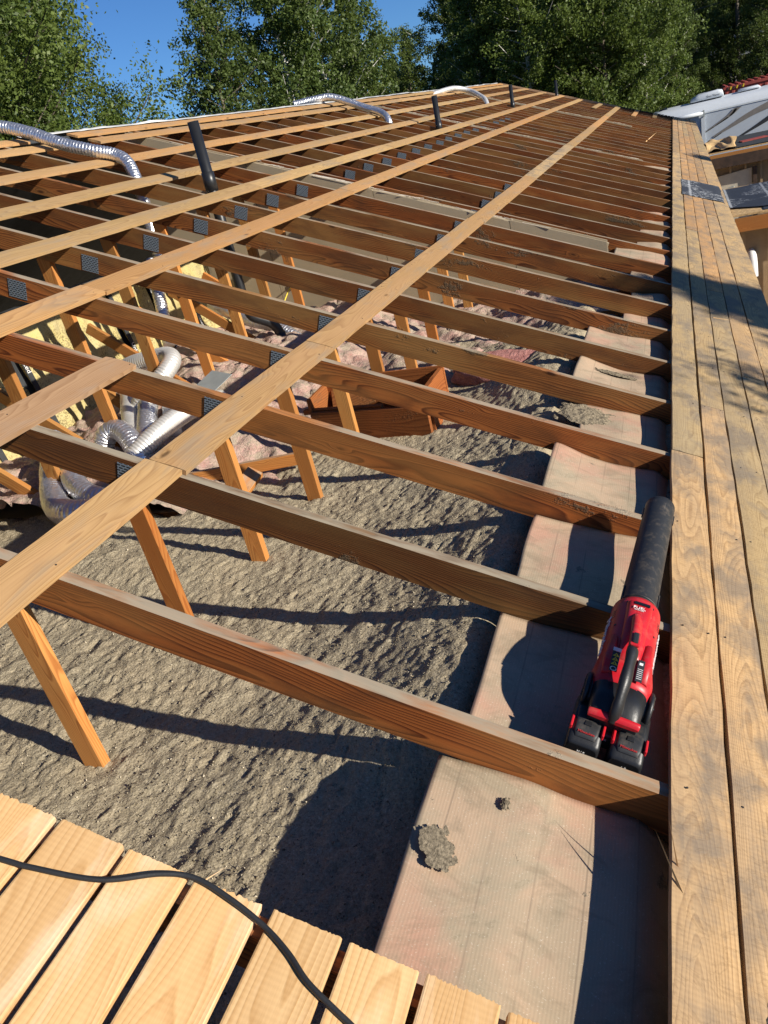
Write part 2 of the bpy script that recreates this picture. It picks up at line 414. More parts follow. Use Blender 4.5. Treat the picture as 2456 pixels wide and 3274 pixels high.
def scuffed(name, col, rough):
    N = NT(name); co = N.coord(); a = N.noise(N.vm('MULTIPLY', co, (14, 70, 70)), 1, 4, .7); b = N.noise(co, 30, 5, .7)
    sc = N.math('MULTIPLY', N.ramp(a, [(.66, 0.), (.70, 1.)]), N.ramp(N.noise(co, 9, 2), [(.45, 0.), (.6, 1.)]))
    c = N.mix(N.math('MULTIPLY', sc, .35), col, tuple(x * .5 + .25 for x in col)); c = N.mix(N.math('MULTIPLY', N.ramp(b, [(.5, 0.), (.75, 1.)]), .3), c, (.25, .19, .13))
    N.bump(b, .06, .002); return N.set(Base_Color=c, Roughness=N.math('MULTIPLY_ADD', b, .3, rough - .1))
M['red'] = scuffed('red_plastic', (.50, .012, .020), .36)
M['blk'] = plain('black_plastic', (.014, .0145, .016), .42, 0, .12, 160, .25)
M['blk2'] = scuffed('matt_black_plastic', (.020, .021, .023), .5)
M['white'] = plain('white_print', (.75, .74, .72), .6, 0, 0, 10, .05)
M['redprint'] = plain('red_print', (.42, .02, .02), .6)
M['warn'] = plain('yellow_sticker', (.80, .58, .03), .5)
M['nail'] = plain('nail_steel', (.05, .045, .04), .6, .4)
M['dusty'] = plain('dusty_floor', (.30, .24, .17), .95, 0, .8, 40, .3, 10)
M['siding'] = plain('tan_siding', (.36, .25, .14), .8, 0, .2, 20, .15)
M['trimbrown'] = plain('dark_brown_board', (.055, .03, .018), .75, 0, .4, 30, .4)
M['cream'] = plain('cream_panel', (.55, .50, .40), .7, 0, .05, 10, .1)
M['pvc'] = plain('white_pvc', (.8, .79, .77), .35)
M['rvwhite'] = plain('motorhome_white', (.62, .66, .70), .4, 0, 0, 5, .03)
M['rvside'] = plain('motorhome_side', (.50, .55, .61), .38, 0, 0, 3, .03)
M['taupe'] = plain('taupe_decal', (.22, .20, .18), .5)
M['navy'] = plain('dark_decal', (.028, .03, .035), .5)
M['glass'] = plain('dark_glass', (.01, .012, .014), .12)
M['contred'] = plain('container_red', (.34, .065, .05), .6, 0, .1, 8, .2)
M['shingle'] = plain('grey_shingle', (.24, .25, .26), .9, 0, .6, 14, .3, 6)
M['housewall'] = plain('house_wall', (.30, .29, .26), .85)
M['wirem'] = plain('cable', (.06, .06, .06), .6)
M['pole'] = plain('pole_wood', (.12, .10, .08), .85, 0, .4, 20, .3)
M['bark'] = plain('bark', (.11, .09, .065), .9, 0, .6, 12, .5, 5)
M['birch'] = plain('birch_bark', (.52, .50, .45), .85, 0, .3, 10, .6, 4)

def leafmat(name, c1, c2, tr=.35):
    N = NT(name); co = N.coord(); a = N.noise(co, 1.1, 3, .6); b = N.noise(co, 14, 2, .6); rnd = N.rnd()
    f = N.math('ADD', N.math('MULTIPLY', a, .6), N.math('MULTIPLY', b, .4))
    col = N.ramp(f, [(.35, c1), (.65, c2)])
    br = N.math('MULTIPLY_ADD', rnd, .4, .8); bc = N.n('CombineColor'); [N.l(br, bc.inputs[i]) for i in range(3)]
    col = N.mix(1., col, bc.outputs[0], 'MULTIPLY')
    N.set(Base_Color=col, Roughness=.5, Specular_IOR_Level=.35)
    tb = N.n('BsdfTranslucent'); N.l(N.mix(.5, col, (.16, .22, .03)), tb.inputs[0])
    mx = N.n('MixShader'); mx.inputs[0].default_value = tr; N.l(N.b.outputs[0], mx.inputs[1]); N.l(tb.outputs[0], mx.inputs[2])
    out = [x for x in N.t.nodes if x.type == 'OUTPUT_MATERIAL'][0]; N.l(mx.outputs[0], out.inputs[0]); return N.m
M['leaf'] = leafmat('birch_leaves', (.06, .10, .019), (.155, .20, .044))
M['leafdark'] = leafmat('poplar_leaves', (.05, .084, .021), (.125, .165, .04), .34)
M['leafspruce'] = leafmat('far_leaves', (.032, .055, .018), (.075, .105, .032), .25)

def ground():
    N = NT('ground'); co = N.coord(); a = N.noise(co, .35, 6, .6); b = N.noise(co, 9, 5, .7)
    col = N.mix(N.ramp(a, [(.4, 0.), (.6, 1.)]), (.16, .13, .09), (.055, .075, .025)); col = N.mix(N.math('MULTIPLY', b, .5), col, (.2, .17, .12)); N.bump(b, .6, .05)
    return N.set(Base_Color=col, Roughness=.95)
M['ground'] = ground()
def tarpaper():
    N = NT('printed_underlay'); co = N.coord(); sp = N.n('SeparateXYZ'); N.l(co, sp.inputs[0])
    g = N.noise(N.vm('MULTIPLY', co, (1, 1.6, 1)), 7, 2, .5, 1.2); g2 = N.noise(co, 1.6, 2, .5)
    line = N.math('MULTIPLY', N.ramp(g, [(.47, 0.), (.485, 1.), (.515, 1.), (.53, 0.)]), N.ramp(g2, [(.44, 0.), (.5, 1.)]))
    wr = N.noise(co, 22, 4, .6)
    dd = N.math('FRACT', N.math('MULTIPLY', sp.outputs[0], 2.2)); dl = N.ramp(dd, [(.44, 0.), (.46, 1.), (.50, 1.), (.52, 0.)])
    dash = N.math('GREATER_THAN', N.math('FRACT', N.math('MULTIPLY', sp.outputs[1], 14.)), .4)
    f = N.math('MAXIMUM', N.math('MULTIPLY', line, .75), N.math('MULTIPLY', N.math('MULTIPLY', dl, dash), .8))
    col = N.mix(f, N.mix(wr, (.018, .02, .024), (.06, .065, .075)), (.55, .57, .58)); N.bump(wr, .4, .01)
    return N.set(Base_Color=col, Roughness=.55)
M['tar'] = tarpaper()

# ------------------------------------------------------------------ setting: ground, hills
GZ = -3.2
gx = np.concatenate([np.linspace(-400, -60, 18), np.linspace(-50, 60, 56), np.linspace(70, 400, 18)])
gy = np.concatenate([np.linspace(-300, -20, 12), np.linspace(-12, 110, 62), np.linspace(120, 600, 20)])
GX, GY = np.meshgrid(gx, gy, indexing='ij')
def ground_z(x, y):
    z = GZ + 0 * x
    z = z + .085 * np.maximum(0, y - 33) * (1 / (1 + np.exp(-(x + 16) / 5)))
    z = z + .05 * np.maximum(0, y - 60) - .05 * np.maximum(0, -x - 25) * 0
    return np.minimum(z, 40)
P = np.stack([GX, GY, ground_z(GX, GY)], -1)
tag(link('ground', grid_mesh('ground', P), M['ground']), kind='structure')

# ------------------------------------------------------------------ house shell
LEN0, LEN1 = -4.2, 26.62
hb = empty('house', (-5.08, 11, GZ))
tag(hb, 'long low house with its roof stripped open to the attic', 'house')
def quad(name, pts, mat, parent, thick=.05):
    """extruded polygon along its normal (backwards by thick)"""
    pts = [Vector(p) for p in pts]; n = (pts[1] - pts[0]).cross(pts[2] - pts[0]).normalized()
    k = len(pts); V = pts + [p - n * thick for p in pts]
    F = [tuple(range(k)), tuple(range(2 * k - 1, k - 1, -1))] + [(i, i + k, (i + 1) % k + k, (i + 1) % k) for i in range(k)]
    me = mesh_np(name, V, F); bm = bmesh.new(); bm.from_mesh(me); bmesh.ops.recalc_face_normals(bm, faces=bm.faces); bm.to_mesh(me); bm.free()
    return link(name, me, mat, parent, Matrix.Identity(4))
beam('outer_wall', (.12, LEN0, -1.78), (.12, LEN1 - .1, -1.78), .12, 2.82, (0, 0, 1), M['siding'], hb)
beam('outer_wall', (-10.28, LEN0, -1.78), (-10.28, LEN1 - .1, -1.78), .12, 2.82, (0, 0, 1), M['siding'], hb)
beam('end_wall', (-10.2, LEN1 - .2, -1.75), (.04, LEN1 - .2, -1.75), .1, 2.88, (0, 0, 1), M['siding'], hb)
beam('end_wall', (-10.2, LEN0, -1.75), (.04, LEN0, -1.75), .1, 2.88, (0, 0, 1), M['siding'], hb)
quad('ceiling', [(-10.2, LEN0, -.22), (.04, LEN0, -.22), (.04, LEN1 - .2, -.22), (-10.2, LEN1 - .2, -.22)], M['gyp'], hb, .03)
# the far slope behind the ridge is still decked, with pale underlay showing along the ridge
rp = RW(-5.515, 0, 0)
bk = [(rp.x, LEN0, rp.z + .0), (rp.x, LEN1, rp.z), (rp.x - 5.5 * CP, LEN1, rp.z - 5.5 * SP), (rp.x - 5.5 * CP, LEN0, rp.z - 5.5 * SP)]
quad('back_slope', bk, M['felt'], hb, .03)
quad('end_gable', [(-10.0, LEN1 - .03, -.25), (-.1, LEN1 - .03, -.25), (rp.x, LEN1 - .03, rp.z - .05)], M['siding'], hb, .03)

# underlay turned over the ridge: an uneven pale strip
n = 240; ys = np.linspace(4.6, 26.3, n); rg = np.random.default_rng(4)
w1 = np.convolve(rg.standard_normal(n + 30), np.ones(12) / 12, 'same')[:n]; w2 = np.convolve(rg.standard_normal(n + 30), np.ones(5) / 5, 'same')[:n]
P = np.zeros((n, 4, 3))
for i in range(n):
    hgt = .004 + .018 * max(0, w1[i] + .1) + .008 * abs(w2[i])
    for k, (dx, dz) in enumerate([(-.30, -.11), (-.10, .0 + hgt * .6), (-.035 + .02 * w2[i], hgt + .028), (.0 + .02 * w1[i], hgt * .6 + .012)]):
        P[i, k] = (rp.x + dx, ys[i], rp.z + dz + .012)
tag(link('ridge_underlay', grid_mesh('ridge_underlay', P), M['paper']), 'pale underlay edge folded up along the roof ridge', 'underlay')

# ------------------------------------------------------------------ attic floor: loose fill and pink fibreglass
xs = np.arange(-4.6, .02, .0085); ys = np.arange(-1.3, 4.9, .0095)
nu, nv = len(xs), len(ys)
lf = field(nu, nv, 5, 7, 21); h = .007 * field(nu, nv, 18, 22, 1) + .0035 * np.sign(lf) * np.abs(lf) ** .6 + .0016 * field(nu, nv, 1.6, 1.8, 22) + .0010 * field(nu, nv, 3, 5, 2) + .0021 * field(nu, nv, .8, .85, 3)
gr = field(nu, nv, 1.7, 15, 5) + .4 * field(nu, nv, 1.2, 3, 6); msk = 1 / (1 + np.exp(-(field(nu, nv, 20, 22, 8) - .1) * 4))
h -= .009 * np.exp(-(gr / .05) ** 2) * msk
pit = field(nu, nv, 1.6, 2, 9); h -= .0035 * np.maximum(0, pit - 1.6)
XX, YY = np.meshgrid(xs, ys, indexing='ij')
base = -.085 + .05 * np.maximum(0, XX + 1.0) ** 2 * 0
base = base + .07 * np.exp(-((XX + .75) ** 2 / .05 + (YY - 3.2) ** 2 / .25)) + .05 * np.exp(-((XX + 2.7) ** 2 / .4 + (YY - 1.2) ** 2 / .1))
base = base + .135 * np.clip((XX + 1.35) / .8, 0, 1) ** 1.3 / (1 + np.exp(-(YY - .06) / .05))
base = base - .16 / (1 + np.exp(-(XX + .50) / .03))                 # drops behind the cardboard baffles
edge = (YY - (1.95 + .16 * np.sin(XX * 5) + .1 * np.sin(XX * 11 + 1))) 
leftmask = 1 / (1 + np.exp((XX + 2.15 + .12 * np.sin(YY * 6)) / .05))
base = base - .16 * leftmask / (1 + np.exp(-edge / .05))
base = base - .16 / (1 + np.exp(-(YY - 4.5 - .15 * np.sin(XX * 7)) / .06))
P = np.stack([XX, YY, base + h], -1)
tag(link('loose_fill_insulation', grid_mesh('loose_fill_insulation', P), M['fill']), 'grey-brown loose-fill insulation covering the attic floor', 'insulation', kind='stuff')

# loose crumbs lying on the fill
g_ = np.random.default_rng(77); NC = 130000
ci = g_.integers(0, P.shape[0], NC); cj = (g_.beta(1., 1.6, NC) * P.shape[1] * .62).astype(int); cen = P[ci, cj] + np.stack([g_.uniform(-.004, .004, NC), g_.uniform(-.004, .004, NC), g_.uniform(-.0005, .002, NC)], -1)
ax = g_.standard_normal((NC, 3, 3)); ax /= np.linalg.norm(ax, axis=2)[:, :, None]; sz_ = np.minimum(.0019 * np.exp(g_.standard_normal(NC) * .5), .007)[:, None]
tri = np.stack([cen + ax[:, 0] * sz_, cen + ax[:, 1] * sz_, cen + ax[:, 2] * sz_, cen - (ax[:, 0] + ax[:, 1] + ax[:, 2]) * sz_ * .6], 1).reshape(-1, 3)
tf = (np.arange(NC)[:, None, None] * 4 + np.array([[0, 1, 2], [0, 3, 1], [1, 3, 2], [2, 3, 0]])[None]).reshape(-1)
me = bpy.data.meshes.new('crumbs'); me.vertices.add(NC * 4); me.vertices.foreach_set('co', tri.reshape(-1).astype(np.float32)); me.loops.add(NC * 12); me.loops.foreach_set('vertex_index', tf.astype(np.int32))
me.polygons.add(NC * 4); me.polygons.foreach_set('loop_start', np.arange(0, NC * 12, 3, dtype=np.int32)); me.update(calc_edges=True)
tag(link('insulation_crumbs', me, M['crumb']), 'pale and dark crumbs scattered over the loose fill', 'insulation', kind='stuff')

xs = np.arange(-5.0, .02, .02); ys = np.arange(1.7, 6.0, .02); nu, nv = len(xs), len(ys)
h = .020 * field(nu, nv, 7, 7, 11) + .013 * field(nu, nv, 2.4, 3, 12) + .008 * field(nu, nv, .9, .9, 13)
cr = field(nu, nv, 4, 6, 15); h -= .03 * np.exp(-(cr / .12) ** 2)
XX, YY = np.meshgrid(xs, ys, indexing='ij')
base = -.12 + .17 / (1 + np.exp((XX + 2.55) / .1)) + .05 / (1 + np.exp(-(YY - 3.5) / .15)) - .08 / (1 + np.exp(-(XX + 2.1) / .1)) / (1 + np.exp((YY - 3.3) / .1)) - .12 / (1 + np.exp(-(XX + .55) / .05))
P = np.stack([XX, YY, base + h], -1)
tag(link('pink_insulation', grid_mesh('pink_insulation', P), M['pink']), 'rumpled dusty pink fibreglass insulation beyond the loose fill', 'insulation', kind='stuff')

# rolled rose batt beside the wooden box
bm = bmesh.new(); bmesh.ops.create_icosphere(bm, subdivisions=4, radius=1)
for v in bm.verts:
    c = v.co; e = 2.8
    q = (abs(c.x) ** e + abs(c.y) ** e + abs(c.z) ** e) ** (1 / e); v.co = c / q
    d = mnoise.noise(v.co * 2.2) * .12 + mnoise.noise(v.co * 7) * .05; v.co *= 1 + d
    v.co = Vector((v.co.x * .34, v.co.y * .17, v.co.z * .10))
me = bpy.data.meshes.new('batt'); bm.to_mesh(me); bm.free(); me.polygons.foreach_set('use_smooth', [True] * len(me.polygons))
tag(link('fibreglass_batt', me, M['rose'], None, frame(Vector((-1.02, 3.42, -.03)), (1, -.12, 0), (0, 0, 1))), 'thick rose-pink fibreglass batt lying right of the open wooden box', 'insulation batt')

# ------------------------------------------------------------------ raised ceiling side: yellow batts
kw = empty('insulated_knee_wall', (-4.1, 3.5, 0)); tag(kw, 'sloping attic side wall of yellow batts with black printed strips', 'wall')
wb, wt = Vector((-4.42, 0, -.02)), Vector((-4.52, 0, .84))
sl_dir = (wt - wb).normalized(); nrm = Vector((sl_dir.z, 0, -sl_dir.x))
seams = [-.6, 0, .62, 1.2, 1.83, 2.42, 3.0, 3.62, 4.2, 4.76, 5.3, 5.9]
for k in range(len(seams) - 1):
    y0, y1 = seams[k] + .015, seams[k + 1] - .015
    nu, nv = 26, 40; U = np.linspace(0, 1, nu); Vv = np.linspace(0, 1, nv); P = np.zeros((nu, nv, 3))
    f1 = field(nu, nv, 4, 5, 40 + k); f2 = field(nu, nv, 1.2, 1.2, 60 + k)
    for i, u in enumerate(U):
        for j, v in enumerate(Vv):
            bul = .05 * (1 - (2 * u - 1) ** 6) + .018 * f1[i, j] + .006 * f2[i, j]
            p = wb.lerp(wt, v) + nrm * bul; P[i, j] = (p.x + .03 * f1[i, 0] * (v < .03), y0 + (y1 - y0) * u, p.z)
    link('yellow_batt', grid_mesh('yellow_batt', P), M['yellow'], kw, Matrix.Identity(4))
quad('backing', [wb + Vector((-.03, -.6, 0)), wb + Vector((-.03, 5.9, 0)), wt + Vector((-.03, 5.9, 0)), wt + Vector((-.03, -.6, 0))], M['felt'], kw, .02)
quad('ledge', [(-5.5, -.6, .86), (-4.5, -.6, .86), (-4.5, 5.9, .86), (-5.5, 5.9, .86)], M['dusty'], kw, .03)
texts = {1.83: 'Manville', 2.42: 'Manville', 3.0: 'Unfaced', 3.62: 'Manville', 4.2: 'Unfaced', 4.76: 'Manville Un', 5.3: 'Unfaced'}
for ysm, tx in texts.items():
    a = wb + Vector((0, ysm, 0)) + nrm * .045; b = wt + Vector((0, ysm, 0)) + nrm * .045
    st = beam('printed_strip', a, b, .05, .006, nrm, M['felt'], kw, .001)
    for rep in (.35, .72):
        o = a.lerp(b, rep) + nrm * .0045
        link('lettering', text_me(tx, .055), M['white'], st, frame(o, -sl_dir, nrm))

# ------------------------------------------------------------------ roof trusses
S = .6096; DEP = .122
NT_ = 44
rng = random.Random(3)
chord_me = [plank_me('top_chord', 6.05, .038, DEP, random.Random(20 + k), .004, .004, 0, .0008, 24, 2) for k in range(5)]
plate_me = box_me('gang_plate', .108, .092, .0016, .0004)
def truss(k, master=None):
    y = k * S - (.032 if k < 0 else 0)
    o = empty('roof_truss', (-2.6, y + .019, .9))
    mid = RW(-5.5 + 6.05 / 2, y + .019 + rng.uniform(-.004, .004), -DEP / 2)
    link('top_chord', chord_me[k % 5], M['chord'], o, frame(mid, RW(1, 0, 0), RW(0, 0, 1)))
    if k <= 11:
        def zr(x): return -x * SP / CP - DEP / CP
        for x in ((-1.735, -3.385) if k > -1 else (-1.735,)):
            jx = rng.uniform(-.012, .012)
            beam('web', (x + jx, y + .019, -.19), (x + jx * .3, y + .019, zr(x) + .012), .089 if x < -3 else .078, .036, (0, 1, 0), M['web'], o, .002)
        beam('web', (-4.36, y + .0195, .65), (-3.44, y + .0195, -.10), .085, .034, (0, 1, 0), M['web'], o, .002)
        beam('bottom_chord', (-5.2, y + .019, -.165), (.3, y + .019, -.165), .036, .085, (0, 0, 1), M['chord'], o, .002)
    if k <= 26:
        for s, dn in ((-3.275, -.068), (-1.80, -.066)) if k <= 13 else ((-3.275, -.068),):
            link('gang_plate', plate_me, M['plate'], o, frame(RW(s + rng.uniform(-.012, .012), y - .0025, dn + rng.uniform(-.004, .004)), RW(1, 0, 0), (0, -1, 0)))
    tag(o, None, 'roof truss', 'roof trusses across the open attic')
    return o
SPECIAL = {0: 'nearest roof truss, just below the red blower batteries', 1: 'second roof truss, passing under the red blower body',
           2: 'third roof truss, its end hidden behind the blower nozzle'}
for k in range(-1, NT_):
    o = truss(k)
    if k == -1: o['label'] = 'roof truss under the cut ends of the fresh boards'
    elif k in SPECIAL: o['label'] = SPECIAL[k]
    elif k == NT_ - 1: o['label'] = 'farthest brown roof truss, next to the end gable trim'
    else: o['label'] = 'brown roof truss, %s in the row counted from the fresh boards' % ordinal(k + 1)

nb = bmesh.new(); bmesh.ops.create_cone(nb, cap_ends=True, segments=9, radius1=.0030, radius2=.0027, depth=.0014); nail_me = bpy.data.meshes.new('nail_head'); nb.to_mesh(nail_me); nb.free()
def nails(board, s0, s1, y0, y1, n, ymax=4.4):
    k = math.ceil(y0 / S)
    while k * S + .02 < min(y1, ymax):
        if k * S + .02 > y0:
            for f_ in (.2, .8):
                if rng.random() < .35: continue
                link('nail_head', nail_me, M['nail'], board, frame(RW(s0 + (s1 - s0) * (f_ + rng.uniform(-.08, .08)), k * S + .019 + rng.uniform(-.008, .008), n + .0004), (0, 1, 0), RW(0, 0, 1)))
        k += 1
# ------------------------------------------------------------------ spaced sheathing boards along the roof
def skip(s0, s1, y0, y1, label, mat='purlin', n=.0, rag=.003, bow=0, yaw=0):
    L = y1 - y0; w = s1 - s0; t = .019
    me = plank_me('plank', L, w, t, rng, rag, rag, bow, .0018, max(6, int(L * 6)), 4)
    o = link('sheathing_board', me, M[mat], None, frame(RW((s0 + s1) / 2, (y0 + y1) / 2, t / 2 + n + .0005), (yaw, 1, 0), RW(0, 0, 1)))
    if s0 > -3: nails(o, s0, s1, max(y0, -.1), y1, t + n + .001)
    return tag(o, label, 'board', 'old spaced sheathing boards')
JO = {
 'P1': (-1.742, -1.600, [-2.4, .625, 1.965, 5.50, 8.55, 12.82, 17.1, 21.3, 26.6]),
 'P2': (-2.945, -2.803, [-2.0, 1.90, 5.51, 9.77, 14.0, 18.3, 22.6, 26.6]),
 'P3': (-3.548, -3.405, [-1.5, 4.90, 8.56, 12.8, 17.1, 21.9, 26.6]),
 'P4': (-4.125, -3.985, [-1.5, 4.67, 8.5, 11.86, 16.5, 21.3, 26.6]),
 'P5': (-4.700, -4.560, [-.5, 4.60, 9.15, 13.4, 18.9, 26.6]),
 'P6': (-5.285, -5.150, [0, 4.60]),
 'P6b': (-5.285, -5.150, [5.18, 9.8, 14.6, 19.5, 26.6]),
 'P7': (-5.53, -5.41, [2., 4.57]),
 'P7b': (-5.53, -5.41, [5.2, 10.4, 15.8, 21.3, 26.6]),
}
ROWN = {'P1': 'first board row up from the eave', 'P2': 'second full board row up from the eave', 'P3': 'third full board row from the eave', 'P4': 'fourth full board row from the eave',
        'P5': 'fifth full board row from the eave', 'P6': 'board row next to the ridge, left of the foil duct', 'P6b': 'board row next to the ridge', 'P7': 'ridge board row left of the foil duct', 'P7b': 'board row right on the ridge'}
for key, (s0, s1, js) in JO.items():
    for i in range(len(js) - 1):
        jit = rng.uniform(-.006, .006)
        if key == 'P1' and i == 0: jit = -.014
        if len(js) == 2: lab = 'short sawn board of the ' + ROWN[key]
        else: lab = '%s board from the camera in the %s' % (ordinal(i + 1), ROWN[key])
        skip(s0 + jit, s1 + jit, js[i] + .002, js[i + 1] - .002, lab, 'eave' if (key == 'P1' and i in (4,)) else 'purlin', bow=rng.uniform(-.006, .006), yaw=rng.uniform(-.0012, .0012))
skip(-2.34, -2.198, -1.9, 1.245, 'short rosy-brown board ending between the two nearest full board rows', 'purlin_pink', rag=.004)
for s, y0 in ((-2.27, 23.6), (-1.14, 23.4), (-.58, 24.5)):
    skip(s, s + .12, y0, 26.6, {-2.27: 'leftmost board stub at the far gable', -1.14: 'middle board stub at the far gable', -.58: 'rightmost board stub at the far gable'}[s])
# gable trim at the far end
g = empty('gable_trim', RW(-2.6, 26.66, 0)); tag(g, 'pale trim board along the far gable edge of the roof', 'trim')
beam('trim_board', RW(-5.54, 26.66, -.05), RW(-1.7, 26.66, -.05), .045, .15, RW(0, 0, 1), M['far_fascia'], g)
beam('trim_board', RW(-1.69, 26.66, -.06), RW(.6, 26.66, -.06), .045, .13, RW(0, 0, 1), M['trimbrown'], g)
for i in range(22):
    s = -1.65 + i * .1
    beam('felt_tab', RW(s, 26.64, .012), RW(s + .085, 26.64, .014 + rng.uniform(0, .012)), .09, .012, RW(0, 0, 1), M['felt'], g, .001)

# ------------------------------------------------------------------ eave boards
cols = [(0.0, .1275), (.1385, .2475), (.2545, .3735), (.3805, .498), (.507, .69)]
ej = [[-2.2, 1.855, 6.1, 10.36, 15.2, 20.7, 26.5], [-2.2, 2.47, 7.32, 12.2, 17.1, 21.3, 26.5], [-2.2, 4.9, 9.75, 14.6, 19.5, 26.5], [-2.2, 3.075, 8.53, 13.4, 18.3, 26.5], [-2.2, 5.5, 11.0, 16.5, 22, 26.5]]
CN = ['innermost eave board row beside the open rafters', 'second eave board row', 'middle eave board row', 'fourth eave board row', 'outermost eave board row']
for c, (s0, s1) in enumerate(cols):
    for i in range(len(ej[c]) - 1):
        y0, y1 = ej[c][i] + .0015, ej[c][i + 1] - .0015
        me = plank_me('plank', y1 - y0, s1 - s0, .021, rng, .003, .003, rng.uniform(-.0015, .0015), .0022, int((y1 - y0) * 8), 5)
        o = link('eave_board', me, M['eave'], None, frame(RW((s0 + s1) / 2, (y0 + y1) / 2, .0112 + rng.uniform(0, .0015)), (rng.uniform(-.0004, .0004), 1, 0), RW(0, 0, 1)))
        nails(o, s0, s1, max(y0, -.7), y1, .0236)
        tag(o, '%s weathered board from the camera in the %s' % (ordinal(i + 1), CN[c]), 'board', 'weathered eave boards')
fa = tag(beam('fascia_board', RW(.68, -2.2, -.1), RW(.68, 26.5, -.1), .03, .16, (0, 0, 1), M['trimbrown']), 'dark fascia board under the outer eave edge', 'fascia')

# ------------------------------------------------------------------ fresh boards in the foreground
fr = [(-1.74, -1.612), (-1.595, -1.467), (-1.45, -1.303), (-1.288, -1.161), (-1.147, -1.014), (-1.001, -.877), (-.861, -.728), (-.706, -.574), (-.559, -.430), (-.417, -.285), (-.27, -.142), (-.128, -.006)]
FL = ['ninth', 'eighth', 'seventh', 'sixth', 'fifth', 'fourth', 'third', 'second', 'first']
for i, (s0, s1) in enumerate(fr):
    y1 = -.598 + rng.uniform(-.003, .003)
    me = plank_me('plank', 2.4, s1 - s0, .0195, rng, .002, .0014 if i % 3 else .003, rng.uniform(-.001, .001), .0008, 20, 40)
    o = link('new_pine_board', me, M['fresh'], None, frame(RW((s0 + s1) / 2, y1 - 1.2, .0105), (0, 1, 0), RW(0, 0, 1)))
    tag(o, '%s pale new board counted from the eave side of the foreground deck' % ordinal(len(fr) - i), 'board', 'fresh pine boards in the foreground')
# splinters left by the saw on two board ends
spl = []
def splinter(p, d, L, w, label, mat='fresh'):
    me = mesh_np('splinter', [(-L / 2, -w, 0), (-L / 2, w, 0), (L / 2, w * .2, .001), (-L / 2, 0, w * 1.4)], [(0, 2, 1), (0, 1, 3), (1, 2, 3), (2, 0, 3)])
    return tag(link('wood_splinter', me, M[mat], None, frame(p, d, RW(0, 0, 1))), label, 'splinter', 'wood splinters')
splinter(RW(-.012, -.2, .035), Vector((-.3, .62, .35)), .13, .003, 'longer straw-coloured splinter sticking up at the inner eave edge', 'purlin')
splinter(RW(-.006, -.17, .05), Vector((-.12, .5, .75)), .10, .0022, 'shorter splinter standing upright at the inner eave edge', 'purlin')
splinter(RW(.33, 4.15, .024), Vector((.9, .25, -.35)), .13, .003, 'pale splinter lying across the eave boards in the shaded patch')
splinter(RW(.22, 14.0, .024), Vector((.9, -.15, -.35)), .22, .006, 'pale splinter lying on the far eave boards')
splinter(RW(-.83, -.585, .03), Vector((.6, .5, .1)), .05, .0016, 'thin splinter at the cut end of the third fresh board')
splinter(RW(-.46, 17.2, .03), Vector((.5, .9, .25)), .55, .012, 'pale stick lying across the far rafters near the eave')

# ------------------------------------------------------------------ cardboard baffles between the trusses
def baffle(k, s0=-.5, dn=0., lift=0., sd=0, span=(0., 1.)):
    """in the bay between truss k-1 and k"""
    y0 = (k - 1) * S + .042; y1 = k * S - .004
    a = y0 + (y1 - y0) * span[0]; b = y0 + (y1 - y0) * span[1]
    nu, nv = 46, 30; P = np.zeros((nu, nv, 3)); f1 = field(nu, nv, 9, 9, 100 + sd); f2 = field(nu, nv, 3, 40, 130 + sd)
    for i in range(nu):
        u = i / (nu - 1)
        for j in range(nv):
            v = j / (nv - 1)
            s = s0 + (.14 - s0) * u
            bend = -.112 + .035 * max(0., min(1., (s - s0) / (-.06 - s0))) - 1.2 * max(0, s + .035) ** 1.3
            sag = .010 * math.sin(math.pi * v) * (1 - .5 * u) - .006
            cr = lift * math.exp(-((s - s0) / .12) ** 2) * v
            nn = bend + sag + cr + dn + .004 * f1[i, j] + .0016 * f2[i, j]
            nn = min(nn, -.006)
            p = RW(s + .004 * f1[0, j] * (1 - u), a + (b - a) * v, nn); P[i, j] = p
    # local frame so that the flutes run along the bay
    inv = frame(RW(s0, a, -.11), RW(1, 0, 0), RW(0, 0, 1)); iv = np.array(inv.inverted())
    Q = P.reshape(-1, 3) @ iv[:3, :3].T + iv[:3, 3]
    me = grid_mesh('cardboard_baffle', Q.reshape(nu, nv, 3))
    o = link('cardboard_baffle', me, M['card'], None, inv)
    md = o.modifiers.new('thickness', 'SOLIDIFY'); md.thickness = .004; md.offset = -1
    lab = {0: 'largest cardboard baffle, in the foreground bay beside the fresh boards', 1: 'cardboard baffle under the red blower, mostly in its shadow', 2: 'cardboard baffle beside the blower tube',
           3: 'cardboard baffle with a raised corner beyond the blower nozzle'}.get(k, 'stained cardboard baffle in the %s bay from the fresh boards' % ordinal(k + 1))
    return tag(o, lab, 'cardboard', 'cardboard baffles along the eave')
baffle(-1, -.5, 0, 0, 0); baffle(0, -.508, 0, .0, 1); baffle(1, -.478, 0, .0, 2); baffle(2, -.485, -.0, .0, 3); baffle(3, -.482, .0, .035, 4)
baffle(4, -.40, -.01, 0, 5); baffle(5, -.495, .0, .03, 6); baffle(6, -.492, .0, .03, 7); baffle(7, -.30, -.01, 0, 8); baffle(8, -.26, .0, .0, 9); baffle(9, -.3, 0, .02, 10); baffle(10, -.48, .05, .0, 11)
for k in (11, 12, 13, 14, 18): baffle(k, -.3, .03, 0, k + 1)
baffle(21, -.45, .06, 0, 33)

